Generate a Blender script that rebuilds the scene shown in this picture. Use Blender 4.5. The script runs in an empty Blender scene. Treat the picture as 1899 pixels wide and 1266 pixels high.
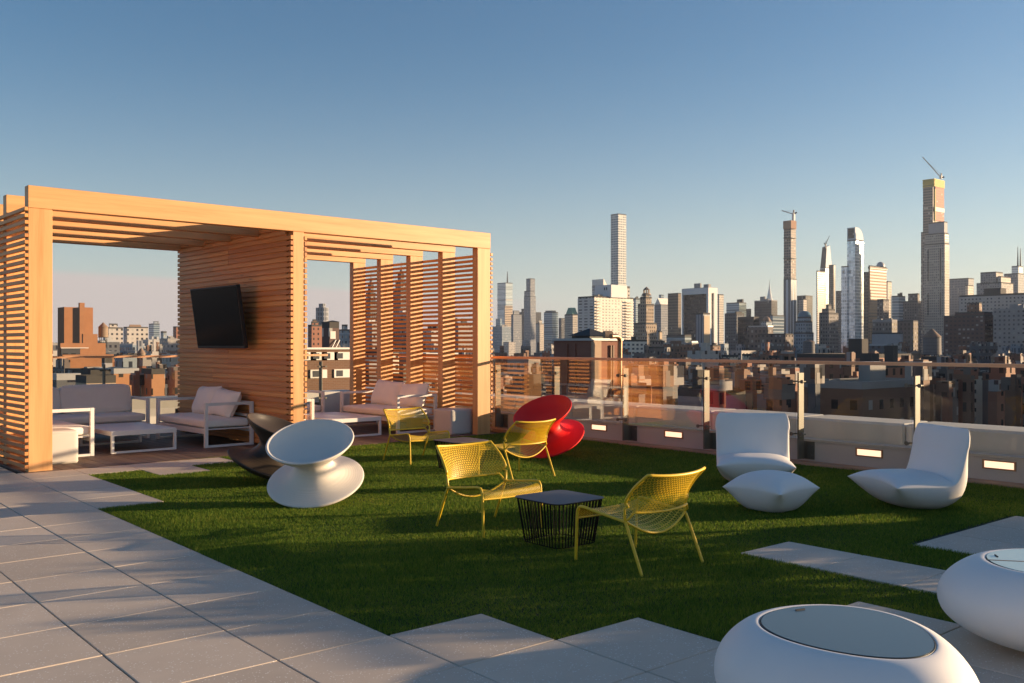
import bpy, math, random
import numpy as np
from mathutils import Vector, Matrix

# ------------------------------------------------------------------ camera, world, sun, exposure
scene = bpy.context.scene
COL = scene.collection
PSI = math.radians(49.92)          # heading of the view, from +X towards +Y
CP, SP = math.cos(PSI), math.sin(PSI)
FPX, CX, HY, EYE = 1747.0, 949.5, 638.5, 1.5

cam = bpy.data.cameras.new("camera")
cam.sensor_width = 36.0
cam.lens = FPX / 1899.0 * 36.0
cam.shift_y = (HY - 633.0) / 1899.0
cam.clip_start = 0.05
cam.clip_end = 20000.0
camo = bpy.data.objects.new("camera", cam)
camo.location = (0, 0, EYE)
camo.rotation_euler = (math.radians(90), 0, PSI - math.radians(90))
COL.objects.link(camo)
scene.camera = camo

SUN_DIR = Vector((0.875, -0.485, 0.142)).normalized()      # towards the sun
SUN_EL = math.asin(SUN_DIR.z)
SUN_ROT = math.atan2(SUN_DIR.x, SUN_DIR.y)

w = bpy.data.worlds.new("World")
scene.world = w
w.use_nodes = True
nt = w.node_tree
nt.nodes.clear()
out = nt.nodes.new("ShaderNodeOutputWorld")
bg = nt.nodes.new("ShaderNodeBackground")
sky = nt.nodes.new("ShaderNodeTexSky")
sky.sky_type = 'NISHITA'
sky.sun_disc = False
sky.sun_elevation = SUN_EL
sky.sun_rotation = SUN_ROT
sky.altitude = 60
sky.air_density = 1.0
sky.dust_density = 0.8
sky.ozone_density = 2.6
bg.inputs['Strength'].default_value = 0.074
# a low bank of thin cloud along the horizon on the left
tc = nt.nodes.new("ShaderNodeTexCoord")
sep = nt.nodes.new("ShaderNodeSeparateXYZ")
nt.links.new(tc.outputs['Generated'], sep.inputs[0])
def wmath(op, a, b=None, clamp=False):
    n = nt.nodes.new("ShaderNodeMath"); n.operation = op; n.use_clamp = clamp
    for i, v in enumerate((a, b)):
        if v is None: continue
        if isinstance(v, (int, float)): n.inputs[i].default_value = v
        else: nt.links.new(v, n.inputs[i])
    return n.outputs[0]
mp = nt.nodes.new("ShaderNodeMapping"); mp.inputs['Scale'].default_value = (5, 5, 60)
nt.links.new(tc.outputs['Generated'], mp.inputs[0])
no = nt.nodes.new("ShaderNodeTexNoise"); no.inputs['Scale'].default_value = 1.0; no.inputs['Detail'].default_value = 6
nt.links.new(mp.outputs[0], no.inputs[0])
el = wmath('ADD', sep.outputs['Z'], wmath('MULTIPLY', wmath('SUBTRACT', no.outputs[0], 0.5), 0.014))
# azimuth term: left of the view direction
az = wmath('ADD', wmath('MULTIPLY', sep.outputs['X'], -SP), wmath('MULTIPLY', sep.outputs['Y'], CP))
lim = wmath('ADD', 0.0497, wmath('MULTIPLY', az, 0.0475))
edge = wmath('MULTIPLY', wmath('SUBTRACT', lim, el), 230.0, True)
fade = wmath('MULTIPLY', wmath('ADD', az, 0.06), 8.0, True)
amt = wmath('MULTIPLY', wmath('MULTIPLY', edge, fade), 0.90)
mixc = nt.nodes.new("ShaderNodeMix"); mixc.data_type = 'RGBA'
nt.links.new(amt, mixc.inputs[0])
hs = nt.nodes.new("ShaderNodeHueSaturation")
hs.inputs['Saturation'].default_value = 1.15
hs.inputs['Hue'].default_value = 0.502
hs.inputs['Value'].default_value = 1.0
nt.links.new(sky.outputs[0], hs.inputs['Color'])
# pale haze low in the sky
hz = wmath('POWER', wmath('SUBTRACT', 1.0, wmath('MULTIPLY', wmath('ABSOLUTE', sep.outputs['Z']), 3.0), True), 2.2)
mixh = nt.nodes.new("ShaderNodeMix"); mixh.data_type = 'RGBA'
nt.links.new(wmath('MULTIPLY', hz, 0.62), mixh.inputs[0])
nt.links.new(hs.outputs[0], mixh.inputs[6]); mixh.inputs[7].default_value = (4.75, 4.75, 4.85, 1)
nt.links.new(mixh.outputs[2], mixc.inputs[6])
mixc.inputs[7].default_value = (3.75, 3.2, 3.0, 1)
nt.links.new(mixc.outputs[2], bg.inputs['Color'])
nt.links.new(bg.outputs[0], out.inputs[0])

sl = bpy.data.lights.new("sun", 'SUN')
sl.energy = 5.0
sl.angle = math.radians(0.5)
sl.color = (1.0, 0.72, 0.44)
so = bpy.data.objects.new("sun", sl)
so.rotation_euler = SUN_DIR.to_track_quat('Z', 'Y').to_euler()
so.location = (30, -20, 20)
COL.objects.link(so)

vs = scene.view_settings
vs.view_transform = 'Standard'; vs.look = 'None'; vs.exposure = 1.22; vs.gamma = 1.0; vs.use_curve_mapping = False
scene.render.engine = 'CYCLES'
scene.cycles.use_denoising = True
scene.cycles.max_bounces = 8
scene.cycles.transparent_max_bounces = 24
scene.cycles.sample_clamp_indirect = 6.0
scene.cycles.use_adaptive_sampling = False
R = random.Random(7)
NPR = np.random.default_rng(5)

# ------------------------------------------------------------------ helpers: placement
def ray2(x):
    r = (x - CX) / FPX
    return CP + r * SP, SP - r * CP
def at(x, D):
    """ground-plane point seen in image column x at forward distance D"""
    a, b = ray2(x)
    return a * D, b * D
def zat(y, D):
    return EYE + (HY - y) * D / FPX
def fwd(X, Y): return X * CP + Y * SP

# ------------------------------------------------------------------ helpers: meshes
class MB:
    def __init__(self):
        self.v = []; self.f = []; self.m = []; self.uv = []; self.sm = []
    def add(self, verts, faces, mat=0, uvs=None, smooth=False):
        o = len(self.v)
        self.v += [tuple(p) for p in verts]
        for k, f in enumerate(faces):
            self.f.append(tuple(i + o for i in f)); self.m.append(mat); self.sm.append(smooth)
            self.uv.append(uvs[k] if uvs else [(0, 0)] * len(f))
    def box(self, x0, x1, y0, y1, z0, z1, mat=0, top=None, rot=None, u0=0.0):
        """box with wall UVs in metres; top material may differ"""
        v = [(x0,y0,z0),(x1,y0,z0),(x1,y1,z0),(x0,y1,z0),(x0,y0,z1),(x1,y0,z1),(x1,y1,z1),(x0,y1,z1)]
        if rot:
            v = [rot(p) for p in v]
        W, L, h = x1-x0, y1-y0, z1-z0
        fs = [(0,1,5,4),(1,2,6,5),(2,3,7,6),(3,0,4,7)]
        ls = [W, L, W, L]
        uv = [[(u0,z0),(u0+l,z0),(u0+l,z1),(u0,z1)] for l in ls]
        self.add(v, fs, mat, uv)
        t = mat if top is None else top
        self.add(v, [(4,5,6,7),(3,2,1,0)], t, [[(0,0),(W,0),(W,L),(0,L)]]*2)
    def bbox(self, x0, x1, y0, y1, z0, z1, b=0.004, mat=0):
        """box with chamfered vertical and top edges"""
        b = min(b, (x1-x0)/2.2, (y1-y0)/2.2, (z1-z0)/2.2)
        def ring(e, z):
            return [(x0+b+e_*0, y0+e, z) for e_ in (0,)] 
        P = []
        for (ins, z) in ((b, z0), (0, z0+b), (0, z1-b), (b, z1)):
            a0, a1, c0, c1 = x0+ins, x1-ins, y0+ins, y1-ins
            P += [(a0+b,c0,z),(a1-b,c0,z),(a1,c0+b,z),(a1,c1-b,z),(a1-b,c1,z),(a0+b,c1,z),(a0,c1-b,z),(a0,c0+b,z)]
        F = []
        for k in range(3):
            for i in range(8):
                j = (i+1) % 8
                F.append((k*8+i, k*8+j, k*8+8+j, k*8+8+i))
        F.append(tuple(range(24, 32))); F.append(tuple(range(7, -1, -1)))
        self.add(P, F, mat)
    def tube(self, pts, r, n=8, mat=0, cap=True, closed=False):
        pts = [Vector(p) for p in pts]
        N = len(pts)
        rr = r if isinstance(r, (list, tuple)) else [r] * N
        rings = []
        prev = None
        for i, p in enumerate(pts):
            if closed:
                t = (pts[(i+1) % N] - pts[i-1])
            elif i == 0: t = pts[1] - pts[0]
            elif i == N-1: t = pts[-1] - pts[-2]
            else: t = (pts[i+1]-p).normalized() + (p-pts[i-1]).normalized()
            t.normalize()
            if prev is None:
                a = Vector((0, 0, 1)) if abs(t.z) < 0.9 else Vector((1, 0, 0))
                u = t.cross(a).normalized()
            else:
                u = (prev - t * prev.dot(t)).normalized()
            prev = u
            v = t.cross(u)
            rings.append([p + (u*math.cos(2*math.pi*k/n) + v*math.sin(2*math.pi*k/n))*rr[i] for k in range(n)])
        V = [q for ring in rings for q in ring]
        F = []
        for i in range(N if closed else N-1):
            i2 = (i+1) % N
            for k in range(n):
                k2 = (k+1) % n
                F.append((i*n+k, i*n+k2, i2*n+k2, i2*n+k))
        self.add(V, F, mat, smooth=True)
        if cap and not closed:
            self.add(rings[0], [tuple(range(n-1, -1, -1))], mat)
            self.add(rings[-1], [tuple(range(n))], mat)
    def bar(self, p, q, wx, wz, mat=0):
        """square bar between two points"""
        p, q = Vector(p), Vector(q)
        t = (q-p).normalized()
        a = Vector((0,0,1)) if abs(t.z) < 0.9 else Vector((0,1,0))
        u = t.cross(a).normalized(); v = u.cross(t)
        V = []
        for c in (p, q):
            V += [c+u*wx/2+v*wz/2, c-u*wx/2+v*wz/2, c-u*wx/2-v*wz/2, c+u*wx/2-v*wz/2]
        self.add(V, [(0,1,5,4),(1,2,6,5),(2,3,7,6),(3,0,4,7),(3,2,1,0),(4,5,6,7)], mat)
    def lathe(self, prof, n=48, mat=0, smooth=True, c=(0,0,0), closed_ends=False):
        V = []
        for (r, z) in prof:
            for k in range(n):
                a = 2*math.pi*k/n
                V.append((c[0]+r*math.cos(a), c[1]+r*math.sin(a), c[2]+z))
        F = []
        for i in range(len(prof)-1):
            for k in range(n):
                k2 = (k+1) % n
                F.append((i*n+k, i*n+k2, (i+1)*n+k2, (i+1)*n+k))
        self.add(V, F, mat, smooth=smooth)
        if closed_ends:
            self.add(V[:n], [tuple(range(n-1,-1,-1))], mat)
            self.add(V[-n:], [tuple(range(n))], mat)
    def prism(self, poly, z0, z1, mat=0, top=None):
        n = len(poly)
        V = [(x, y, z0) for x, y in poly] + [(x, y, z1) for x, y in poly]
        fs, uv, acc = [], [], 0.0
        for i in range(n):
            j = (i+1) % n
            l = math.dist(poly[i], poly[j])
            fs.append((i, j, n+j, n+i)); uv.append([(acc, z0), (acc+l, z0), (acc+l, z1), (acc, z1)]); acc += l
        self.add(V, fs, mat, uv)
        self.add(V, [tuple(range(n, 2*n)), tuple(range(n-1, -1, -1))], mat if top is None else top)
    def frustum(self, poly0, z0, poly1, z1, mat=0, top=None):
        n = len(poly0)
        V = [(x, y, z0) for x, y in poly0] + [(x, y, z1) for x, y in poly1]
        fs, uv = [], []
        for i in range(n):
            j = (i+1) % n
            l = math.dist(poly0[i], poly0[j])
            fs.append((i, j, n+j, n+i)); uv.append([(0, z0), (l, z0), (l, z1), (0, z1)])
        self.add(V, fs, mat, uv)
        self.add(V, [tuple(range(n, 2*n)), tuple(range(n-1, -1, -1))], mat if top is None else top)
    def build(self, name, mats, parent=None, loc=None, rotz=0.0):
        me = bpy.data.meshes.new(name)
        me.from_pydata(self.v, [], self.f)
        if not isinstance(mats, (list, tuple)): mats = [mats]
        for m in mats: me.materials.append(m)
        me.polygons.foreach_set('material_index', self.m)
        me.polygons.foreach_set('use_smooth', self.sm)
        uvl = me.uv_layers.new(name='UVMap')
        flat = np.array([c for f in self.uv for p in f for c in p], dtype=np.float32)
        uvl.data.foreach_set('uv', flat)
        me.update()
        o = bpy.data.objects.new(name, me)
        COL.objects.link(o)
        if parent: o.parent = parent
        if loc: o.location = loc
        o.rotation_euler.z = rotz
        return o

def tag(o, label=None, cat=None, group=None, kind=None):
    if label: o['label'] = label
    if cat: o['category'] = cat
    if group: o['group'] = group
    if kind: o['kind'] = kind
    return o
def thing(name, label, cat, loc=(0,0,0), rotz=0.0, group=None):
    o = bpy.data.objects.new(name, None)
    o.empty_display_size = 0.2
    COL.objects.link(o)
    o.location = loc; o.rotation_euler = (0, 0, rotz)
    return tag(o, label, cat, group)
def dup(root, loc, rotz, label, group=None, rot=None):
    r = root.copy(); COL.objects.link(r)
    r.location = loc
    r.rotation_euler = rot if rot else (0, 0, rotz)
    r['label'] = label
    if group: r['group'] = group
    for ch in list(root.children):
        c = ch.copy(); COL.objects.link(c); c.parent = r
        for g in list(ch.children):
            d = g.copy(); COL.objects.link(d); d.parent = c
    return r
def smooth_mod(o, lv=2):
    m = o.modifiers.new('subsurf', 'SUBSURF'); m.levels = lv; m.render_levels = lv
    return o
def bevel_mod(o, w, seg=2, ang=40):
    m = o.modifiers.new('bevel', 'BEVEL'); m.width = w; m.segments = seg
    m.limit_method = 'ANGLE'; m.angle_limit = math.radians(ang)
    return o

# ------------------------------------------------------------------ helpers: materials
class NT:
    def __init__(self, name):
        self.m = bpy.data.materials.new(name); self.m.use_nodes = True
        self.t = self.m.node_tree
        self.b = self.t.nodes['Principled BSDF']
        self.o = self.t.nodes['Material Output']
    def n(self, kind, **kw):
        nd = self.t.nodes.new(kind)
        for k, v in kw.items(): setattr(nd, k, v)
        return nd
    def put(self, sock, v):
        if isinstance(v, bpy.types.NodeSocket): self.t.links.new(v, sock)
        else:
            if isinstance(v, tuple) and len(v) == 3 and sock.type == 'RGBA': v = (*v, 1)
            sock.default_value = v
    def math(self, op, a, b=None, c=None, clamp=False):
        nd = self.n("ShaderNodeMath", operation=op, use_clamp=clamp)
        for i, v in enumerate((a, b, c)):
            if v is not None: self.put(nd.inputs[i], v)
        return nd.outputs[0]
    def mix(self, f, a, b, blend='MIX'):
        nd = self.n("ShaderNodeMix", data_type='RGBA', blend_type=blend)
        self.put(nd.inputs[0], f); self.put(nd.inputs[6], a); self.put(nd.inputs[7], b)
        return nd.outputs[2]
    def coord(self, which='Object', scale=(1,1,1)):
        tc = self.n("ShaderNodeTexCoord"); mp = self.n("ShaderNodeMapping")
        self.t.links.new(tc.outputs[which], mp.inputs[0]); mp.inputs['Scale'].default_value = scale
        return mp.outputs[0]
    def noise(self, vec, scale=1.0, detail=4.0, rough=0.55, out=0):
        nd = self.n("ShaderNodeTexNoise")
        if vec is not None: self.t.links.new(vec, nd.inputs['Vector'])
        nd.inputs['Scale'].default_value = scale; nd.inputs['Detail'].default_value = detail; nd.inputs['Roughness'].default_value = rough
        return nd.outputs[out]
    def ramp(self, f, stops):
        nd = self.n("ShaderNodeValToRGB")
        e = nd.color_ramp.elements
        while len(e) < len(stops): e.new(0.5)
        for i, (p, c) in enumerate(stops):
            e[i].position = p; e[i].color = (*c, 1) if len(c) == 3 else c
        self.t.links.new(f, nd.inputs[0])
        return nd.outputs[0]
    def bump(self, h, strength=0.3, dist=0.01):
        nd = self.n("ShaderNodeBump"); nd.inputs['Strength'].default_value = strength; nd.inputs['Distance'].default_value = dist
        self.t.links.new(h, nd.inputs['Height'])
        self.t.links.new(nd.outputs[0], self.b.inputs['Normal'])
    def set(self, **kw):
        for k, v in kw.items(): self.put(self.b.inputs[k.replace('_', ' ')], v)
        return self.m

def plain(name, col, rough=0.6, metal=0.0, var=0.12, scale=3.0, bump=0.0, spec=0.5, bscale=None):
    t = NT(name)
    v = t.coord()
    nz = t.noise(v, scale, 5)
    c = t.mix(nz, tuple(x*(1-var) for x in col), tuple(min(1, x*(1+var)) for x in col))
    t.set(Base_Color=c, Roughness=rough, Metallic=metal)
    t.b.inputs['Specular IOR Level'].default_value = spec
    if bump:
        t.bump(t.noise(t.coord(), bscale or scale*8, 4), bump, 0.005)
    return t.m

def wood(name, axis, base=(0.66,0.385,0.185), dark=(0.50,0.265,0.115), rough=0.5, island=0.0):
    """long-grained softwood; axis = the board's length"""
    t = NT(name)
    sc = {'X': (0.7, 14, 14), 'Y': (14, 0.7, 14), 'Z': (14, 14, 0.7)}[axis]
    fine = {'X': (2.5, 120, 120), 'Y': (120, 2.5, 120), 'Z': (120, 120, 2.5)}[axis]
    geo = t.n("ShaderNodeNewGeometry")
    oi = t.n("ShaderNodeObjectInfo")
    off = t.n("ShaderNodeVectorMath", operation='ADD')
    t.t.links.new(t.coord('Object', sc), off.inputs[0])
    cmb = t.n("ShaderNodeCombineXYZ")
    isl = t.math('MULTIPLY', geo.outputs['Random Per Island'], 37.0)
    rnd = t.math('ADD', isl, t.math('MULTIPLY', oi.outputs['Random'], 91.0))
    for i in range(3): t.t.links.new(rnd, cmb.inputs[i])
    t.t.links.new(cmb.outputs[0], off.inputs[1])
    g1 = t.noise(off.outputs[0], 1.0, 6, 0.6)
    g2 = t.noise(t.coord('Object', fine), 1.0, 3, 0.5)
    f = t.math('ADD', t.math('MULTIPLY', g1, 0.75), t.math('MULTIPLY', g2, 0.25))
    c = t.ramp(f, [(0.30, dark), (0.48, tuple((a*0.65+b*0.35) for a, b in zip(base, dark))), (0.62, base), (0.80, tuple(min(1, x*1.12) for x in base))])
    ks = {'X': (1.6, 9, 9), 'Y': (9, 1.6, 9), 'Z': (9, 9, 1.6)}[axis]
    vo = t.n("ShaderNodeTexVoronoi"); vo.inputs['Scale'].default_value = 1.0
    ka = t.n("ShaderNodeVectorMath", operation='ADD'); t.t.links.new(t.coord('Object', ks), ka.inputs[0]); t.t.links.new(cmb.outputs[0], ka.inputs[1])
    t.t.links.new(ka.outputs[0], vo.inputs['Vector'])
    sepc = t.n("ShaderNodeSeparateColor"); t.t.links.new(vo.outputs['Color'], sepc.inputs[0])
    kn = t.math('MULTIPLY', t.math('SUBTRACT', 1.0, t.math('MULTIPLY', vo.outputs['Distance'], 7.0), None, True), t.math('GREATER_THAN', sepc.outputs[0], 0.80))
    c = t.mix(t.math('MULTIPLY', kn, 0.75), c, tuple(x*0.35 for x in dark))
    hs = t.n("ShaderNodeHueSaturation")
    t.t.links.new(c, hs.inputs['Color'])
    var = t.math('ADD', t.math('MULTIPLY', t.math('SUBTRACT', geo.outputs['Random Per Island'], 0.5), island), 1.0)
    t.t.links.new(var, hs.inputs['Value'])
    t.put(hs.inputs['Hue'], t.math('ADD', 0.5, t.math('MULTIPLY', t.math('SUBTRACT', geo.outputs['Random Per Island'], 0.5), island*0.03)))
    t.set(Base_Color=hs.outputs[0], Roughness=rough)
    t.bump(g2, 0.12, 0.002)
    return t.m

_fac = {}
def facade(name, wall, glass=(0.03,0.04,0.05), du=3.0, dv=3.3, wu=0.5, wv=0.5, groughness=0.12, wallrough=0.75, lit=0.15, metal=0.0, band=0.0):
    """a wall with a grid of windows, from wall UVs in metres; seven-odd per cent of the panes show blinds"""
    t = NT(name)
    uvn = t.n("ShaderNodeTexCoord")
    sep = t.n("ShaderNodeSeparateXYZ"); t.t.links.new(uvn.outputs['UV'], sep.inputs[0])
    u = t.math('DIVIDE', sep.outputs[0], du); v = t.math('DIVIDE', sep.outputs[1], dv)
    fu = t.math('FRACT', u); fv = t.math('FRACT', v)
    mu = t.math('LESS_THAN', t.math('ABSOLUTE', t.math('SUBTRACT', fu, 0.5)), wu/2)
    mv = t.math('LESS_THAN', t.math('ABSOLUTE', t.math('SUBTRACT', fv, 0.5)), wv/2)
    m = t.math('MULTIPLY', mu, mv)
    cell = t.n("ShaderNodeCombineXYZ")
    t.t.links.new(t.math('FLOOR', u), cell.inputs[0]); t.t.links.new(t.math('FLOOR', v), cell.inputs[1])
    wn = t.n("ShaderNodeTexWhiteNoise"); wn.noise_dimensions = '2D'
    t.t.links.new(cell.outputs[0], wn.inputs['Vector'])
    blind = t.math('GREATER_THAN', wn.outputs['Value'], 1.0-lit)
    gcol = t.mix(blind, t.mix(wn.outputs['Value'], tuple(x*0.6 for x in glass), tuple(x*1.35 for x in glass)), (0.42,0.40,0.36))
    vec = t.coord('Object')
    nz = t.noise(vec, 0.06, 4)
    n2 = t.noise(vec, 1.1, 3)
    nn = t.math('ADD', t.math('MULTIPLY', nz, 0.6), t.math('MULTIPLY', n2, 0.4))
    wc = t.mix(nn, tuple(x*0.72 for x in wall), tuple(min(1, x*1.25) for x in wall))
    if band:
        # string courses every few floors
        bb = t.math('LESS_THAN', t.math('FRACT', t.math('DIVIDE', v, 5.0)), band)
        wc = t.mix(bb, wc, tuple(min(1, x*1.3) for x in wall))
    t.set(Base_Color=t.mix(m, wc, gcol))
    t.put(t.b.inputs['Roughness'], t.math('ADD', wallrough, t.math('MULTIPLY', m, groughness-wallrough)))
    if metal:
        t.put(t.b.inputs['Metallic'], t.math('MULTIPLY', t.math('SUBTRACT', m, t.math('MULTIPLY', blind, m)), metal))
    return t.m

def brick(name, c1, c2, mortar, scale=1.0, rough=0.85):
    t = NT(name)
    uvn = t.n("ShaderNodeTexCoord")
    b = t.n("ShaderNodeTexBrick")
    t.t.links.new(uvn.outputs['UV'], b.inputs['Vector'])
    b.inputs['Scale'].default_value = scale
    b.inputs['Brick Width'].default_value = 0.24; b.inputs['Row Height'].default_value = 0.08
    b.inputs['Mortar Size'].default_value = 0.008
    t.put(b.inputs['Color1'], c1); t.put(b.inputs['Color2'], c2); t.put(b.inputs['Mortar'], mortar)
    nz = t.noise(t.coord(), 0.7, 5)
    c = t.mix(t.math('MULTIPLY', nz, 0.55), b.outputs['Color'], tuple(x*0.55 for x in c1))
    t.set(Base_Color=c, Roughness=rough)
    return t.m
# ------------------------------------------------------------------ materials of the terrace
CB, CD = (0.68,0.365,0.15), (0.52,0.24,0.08)
WX = wood('cedar_along_x', 'X', CB, CD); WY = wood('cedar_along_y', 'Y', (0.67,0.295,0.095), (0.46,0.18,0.052), island=0.45); WZ = wood('cedar_upright', 'Z', CB, CD)  # slat cedar redder than posts and beams: its shaded tone is put into the colour
DECKW = wood('deck_boards', 'Y', base=(0.16,0.095,0.065), dark=(0.085,0.05,0.036), rough=0.6, island=0.5)
RAILW = wood('handrail_wood', 'Y', base=(0.78,0.43,0.24), dark=(0.66,0.33,0.17), rough=0.35)
WHITEM = plain('white_powder_coat', (0.72,0.71,0.70), 0.42, var=0.03)
FABRIC = plain('off_white_outdoor_fabric', (0.86,0.81,0.75), 0.92, var=0.05, scale=6, bump=0.25, bscale=400)
GREYFAB = plain('grey_cube_fabric', (0.56,0.53,0.49), 0.92, var=0.06, scale=4, bump=0.25, bscale=300)
BLACKGL = plain('black_screen', (0.003,0.003,0.0035), 0.22, var=0.1, spec=0.2)
BLACKP = plain('black_plastic', (0.012,0.012,0.013), 0.5)
YELLOW = plain('yellow_enamel', (0.78,0.50,0.025), 0.38, var=0.06, scale=8)
DARKST = plain('dark_wire_steel', (0.005,0.005,0.006), 0.75, var=0.1, spec=0.15)
TABTOP = plain('slate_table_top', (0.065,0.065,0.085), 0.5, var=0.06)
POLYW = plain('white_moulded_plastic', (0.82,0.79,0.765), 0.5, var=0.05, spec=0.35)
POLYB = plain('black_moulded_plastic', (0.035,0.027,0.022), 0.42, var=0.08)
POLYR = plain('red_moulded_plastic', (0.70,0.010,0.008), 0.5, var=0.03, spec=0.3)
STEEL = plain('brushed_steel', (0.125,0.115,0.09), 0.5, metal=0.2, var=0.12, scale=9)
DARKPL = plain('dark_steel_plate', (0.10,0.095,0.085), 0.5, metal=0.3)
CONC = plain('parapet_concrete', (0.50,0.49,0.47), 0.85, var=0.22, scale=2.2, bump=0.25, bscale=60)
WALLP = plain('painted_knee_wall', (0.40,0.36,0.33), 0.7, var=0.07, scale=1.3, bump=0.1, bscale=90)
GLASST = NT('grey_table_glass')
GLASST.set(Base_Color=(0.085,0.135,0.175), Roughness=0.24); GLASST.b.inputs['Specular IOR Level'].default_value = 0.4
GLASST = GLASST.m
GLASSC = NT('clear_cooler_glass')
GLASSC.set(Base_Color=(0.42,0.55,0.55), Roughness=0.08); GLASSC.b.inputs['Specular IOR Level'].default_value = 0.7
GLASSC = GLASSC.m

def lathe_rings(name, col, rough):
    """moulded plastic with the fine turned rings of a spun chair"""
    t = NT(name)
    nz = t.noise(t.coord(), 2.0, 3)
    c = t.mix(nz, tuple(x*0.96 for x in col), tuple(min(1, x*1.04) for x in col))
    t.set(Base_Color=c, Roughness=rough); t.b.inputs['Specular IOR Level'].default_value = 0.35
    sep = t.n("ShaderNodeSeparateXYZ"); t.t.links.new(t.coord(), sep.inputs[0])
    r = t.math('SQRT', t.math('ADD', t.math('POWER', sep.outputs[0], 2.0), t.math('POWER', sep.outputs[1], 2.0)))
    t.bump(t.math('SINE', t.math('MULTIPLY', t.math('ADD', r, sep.outputs[2]), 420.0)), 0.16, 0.003)
    return t.m
SPINW = lathe_rings('turned_white_plastic', (0.74,0.68,0.61), 0.55)
SPINB = lathe_rings('turned_black_plastic', (0.045,0.034,0.026), 0.40)
SPINR = lathe_rings('turned_red_plastic', (0.86,0.016,0.010), 0.5)

def pane_glass(name, tint=(0.945,0.945,0.925), rough=0.0):
    t = NT(name)
    t.t.nodes.remove(t.b)
    tr = t.n("ShaderNodeBsdfTransparent"); tr.inputs[0].default_value = (*tint, 1)
    gl = t.n("ShaderNodeBsdfGlossy"); gl.inputs['Roughness'].default_value = rough
    fr = t.n("ShaderNodeFresnel"); fr.inputs[0].default_value = 1.52
    mx = t.n("ShaderNodeMixShader")
    t.t.links.new(t.math('MULTIPLY', fr.outputs[0], 0.27), mx.inputs[0]); t.t.links.new(tr.outputs[0], mx.inputs[1]); t.t.links.new(gl.outputs[0], mx.inputs[2])
    t.t.links.new(mx.outputs[0], t.o.inputs[0])
    return t.m
PANE = pane_glass('railing_glass')

t = NT('pale_concrete_paver')
vec = t.coord()
spk = t.n("ShaderNodeTexVoronoi"); spk.inputs['Scale'].default_value = 55.0
t.t.links.new(vec, spk.inputs['Vector'])
fl = t.math('LESS_THAN', spk.outputs['Distance'], 0.20)
sp2 = t.math('GREATER_THAN', t.noise(vec, 9.0, 2), 0.47)
fl = t.math('MULTIPLY', fl, sp2)
geo = t.n("ShaderNodeNewGeometry")
n1 = t.noise(vec, 2.2, 6, 0.65); n2 = t.noise(vec, 160.0, 2)
base = t.mix(t.math('ADD', t.math('MULTIPLY', n1, 0.7), t.math('MULTIPLY', n2, 0.3)), (0.43,0.35,0.275), (0.72,0.605,0.49))
tone = t.math('ADD', 0.90, t.math('MULTIPLY', geo.outputs['Random Per Island'], 0.20))
hs = t.n("ShaderNodeHueSaturation"); t.t.links.new(base, hs.inputs['Color']); t.t.links.new(tone, hs.inputs['Value'])
stain = t.ramp(t.noise(vec, 1.1, 5, 0.6), [(0.56, (0,0,0)), (0.66, (1,1,1))])
base = t.mix(t.math('MULTIPLY', stain, 0.12), hs.outputs[0], (0.24,0.20,0.17))
t.set(Base_Color=t.mix(fl, base, (0.80,0.77,0.73)), Roughness=0.66)
t.bump(n2, 0.22, 0.002)
PAVER = t.m

t = NT('grass_blades')
geo = t.n("ShaderNodeNewGeometry")
pn = t.noise(t.coord('Object', (1,1,0)), 1.6, 4)
pf = t.noise(t.coord('Object', (1,1,0)), 14.0, 3)
v = t.math('ADD', t.math('MULTIPLY', geo.outputs['Random Per Island'], 0.5), t.math('ADD', t.math('MULTIPLY', pn, 0.42), t.math('MULTIPLY', pf, 0.14)))
c = t.ramp(v, [(0.22, (0.042,0.095,0.015)), (0.42, (0.092,0.180,0.024)), (0.64, (0.185,0.265,0.033)), (0.85, (0.33,0.335,0.06))])
t.set(Base_Color=c, Roughness=0.6); t.b.inputs['Specular IOR Level'].default_value = 0.12
tl = t.n("ShaderNodeBsdfTranslucent"); t.t.links.new(c, tl.inputs[0])
mx = t.n("ShaderNodeMixShader"); mx.inputs[0].default_value = 0.5
t.t.links.new(t.b.outputs[0], mx.inputs[1]); t.t.links.new(tl.outputs[0], mx.inputs[2]); t.t.links.new(mx.outputs[0], t.o.inputs[0])
GRASS = t.m
SOIL = plain('turf_backing', (0.022,0.035,0.012), 0.95, var=0.3, scale=12)
TAN = plain('tan_curb', (0.34,0.22,0.14), 0.75, var=0.2, scale=5, bump=0.3, bscale=40)

# ------------------------------------------------------------------ pavement and turf
TX, TY, TS = 2.645, 4.136, 0.6125
def paved(i, j):
    if i < 0: return True
    if i == 0: return j <= -1 or 8 <= j <= 12
    if i == 1: return j <= -2 or j == 12
    if i == 2: return j <= -3 or 11 <= j <= 12
    if i == 3: return j <= -3 or j == 12
    if j <= -4: return True
    if i == 5: return j <= -1
    if i in (7, 8, 9): return j <= -2
    return False
mb = MB()
for i in range(-12, 13):
    for j in range(-14, 27):
        if not paved(i, j): continue
        if i > 12 or (j > 12 and i >= 0): continue
        dx = -0.085 if (i >= 5 and j > -4) else 0.0
        dz = R.uniform(-0.0012, 0.0012)
        x0, y0 = TX + i*TS + dx, TY + j*TS + (-0.05 if (i >= 7 and j > -4) else 0)
        mb.bbox(x0+0.0035, x0+TS-0.0035, y0+0.0035, y0+TS-0.0035, -0.05, dz, b=0.0035)
mb.build('pavement', PAVER)['kind'] = 'structure'
mb = MB()
mb.box(-12, 12.5, -12, 24, -0.6, -0.034, 0)
mb.build('roof_slab', plain('dark_roof_slab', (0.05,0.045,0.04), 0.9))['kind'] = 'structure'

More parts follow.
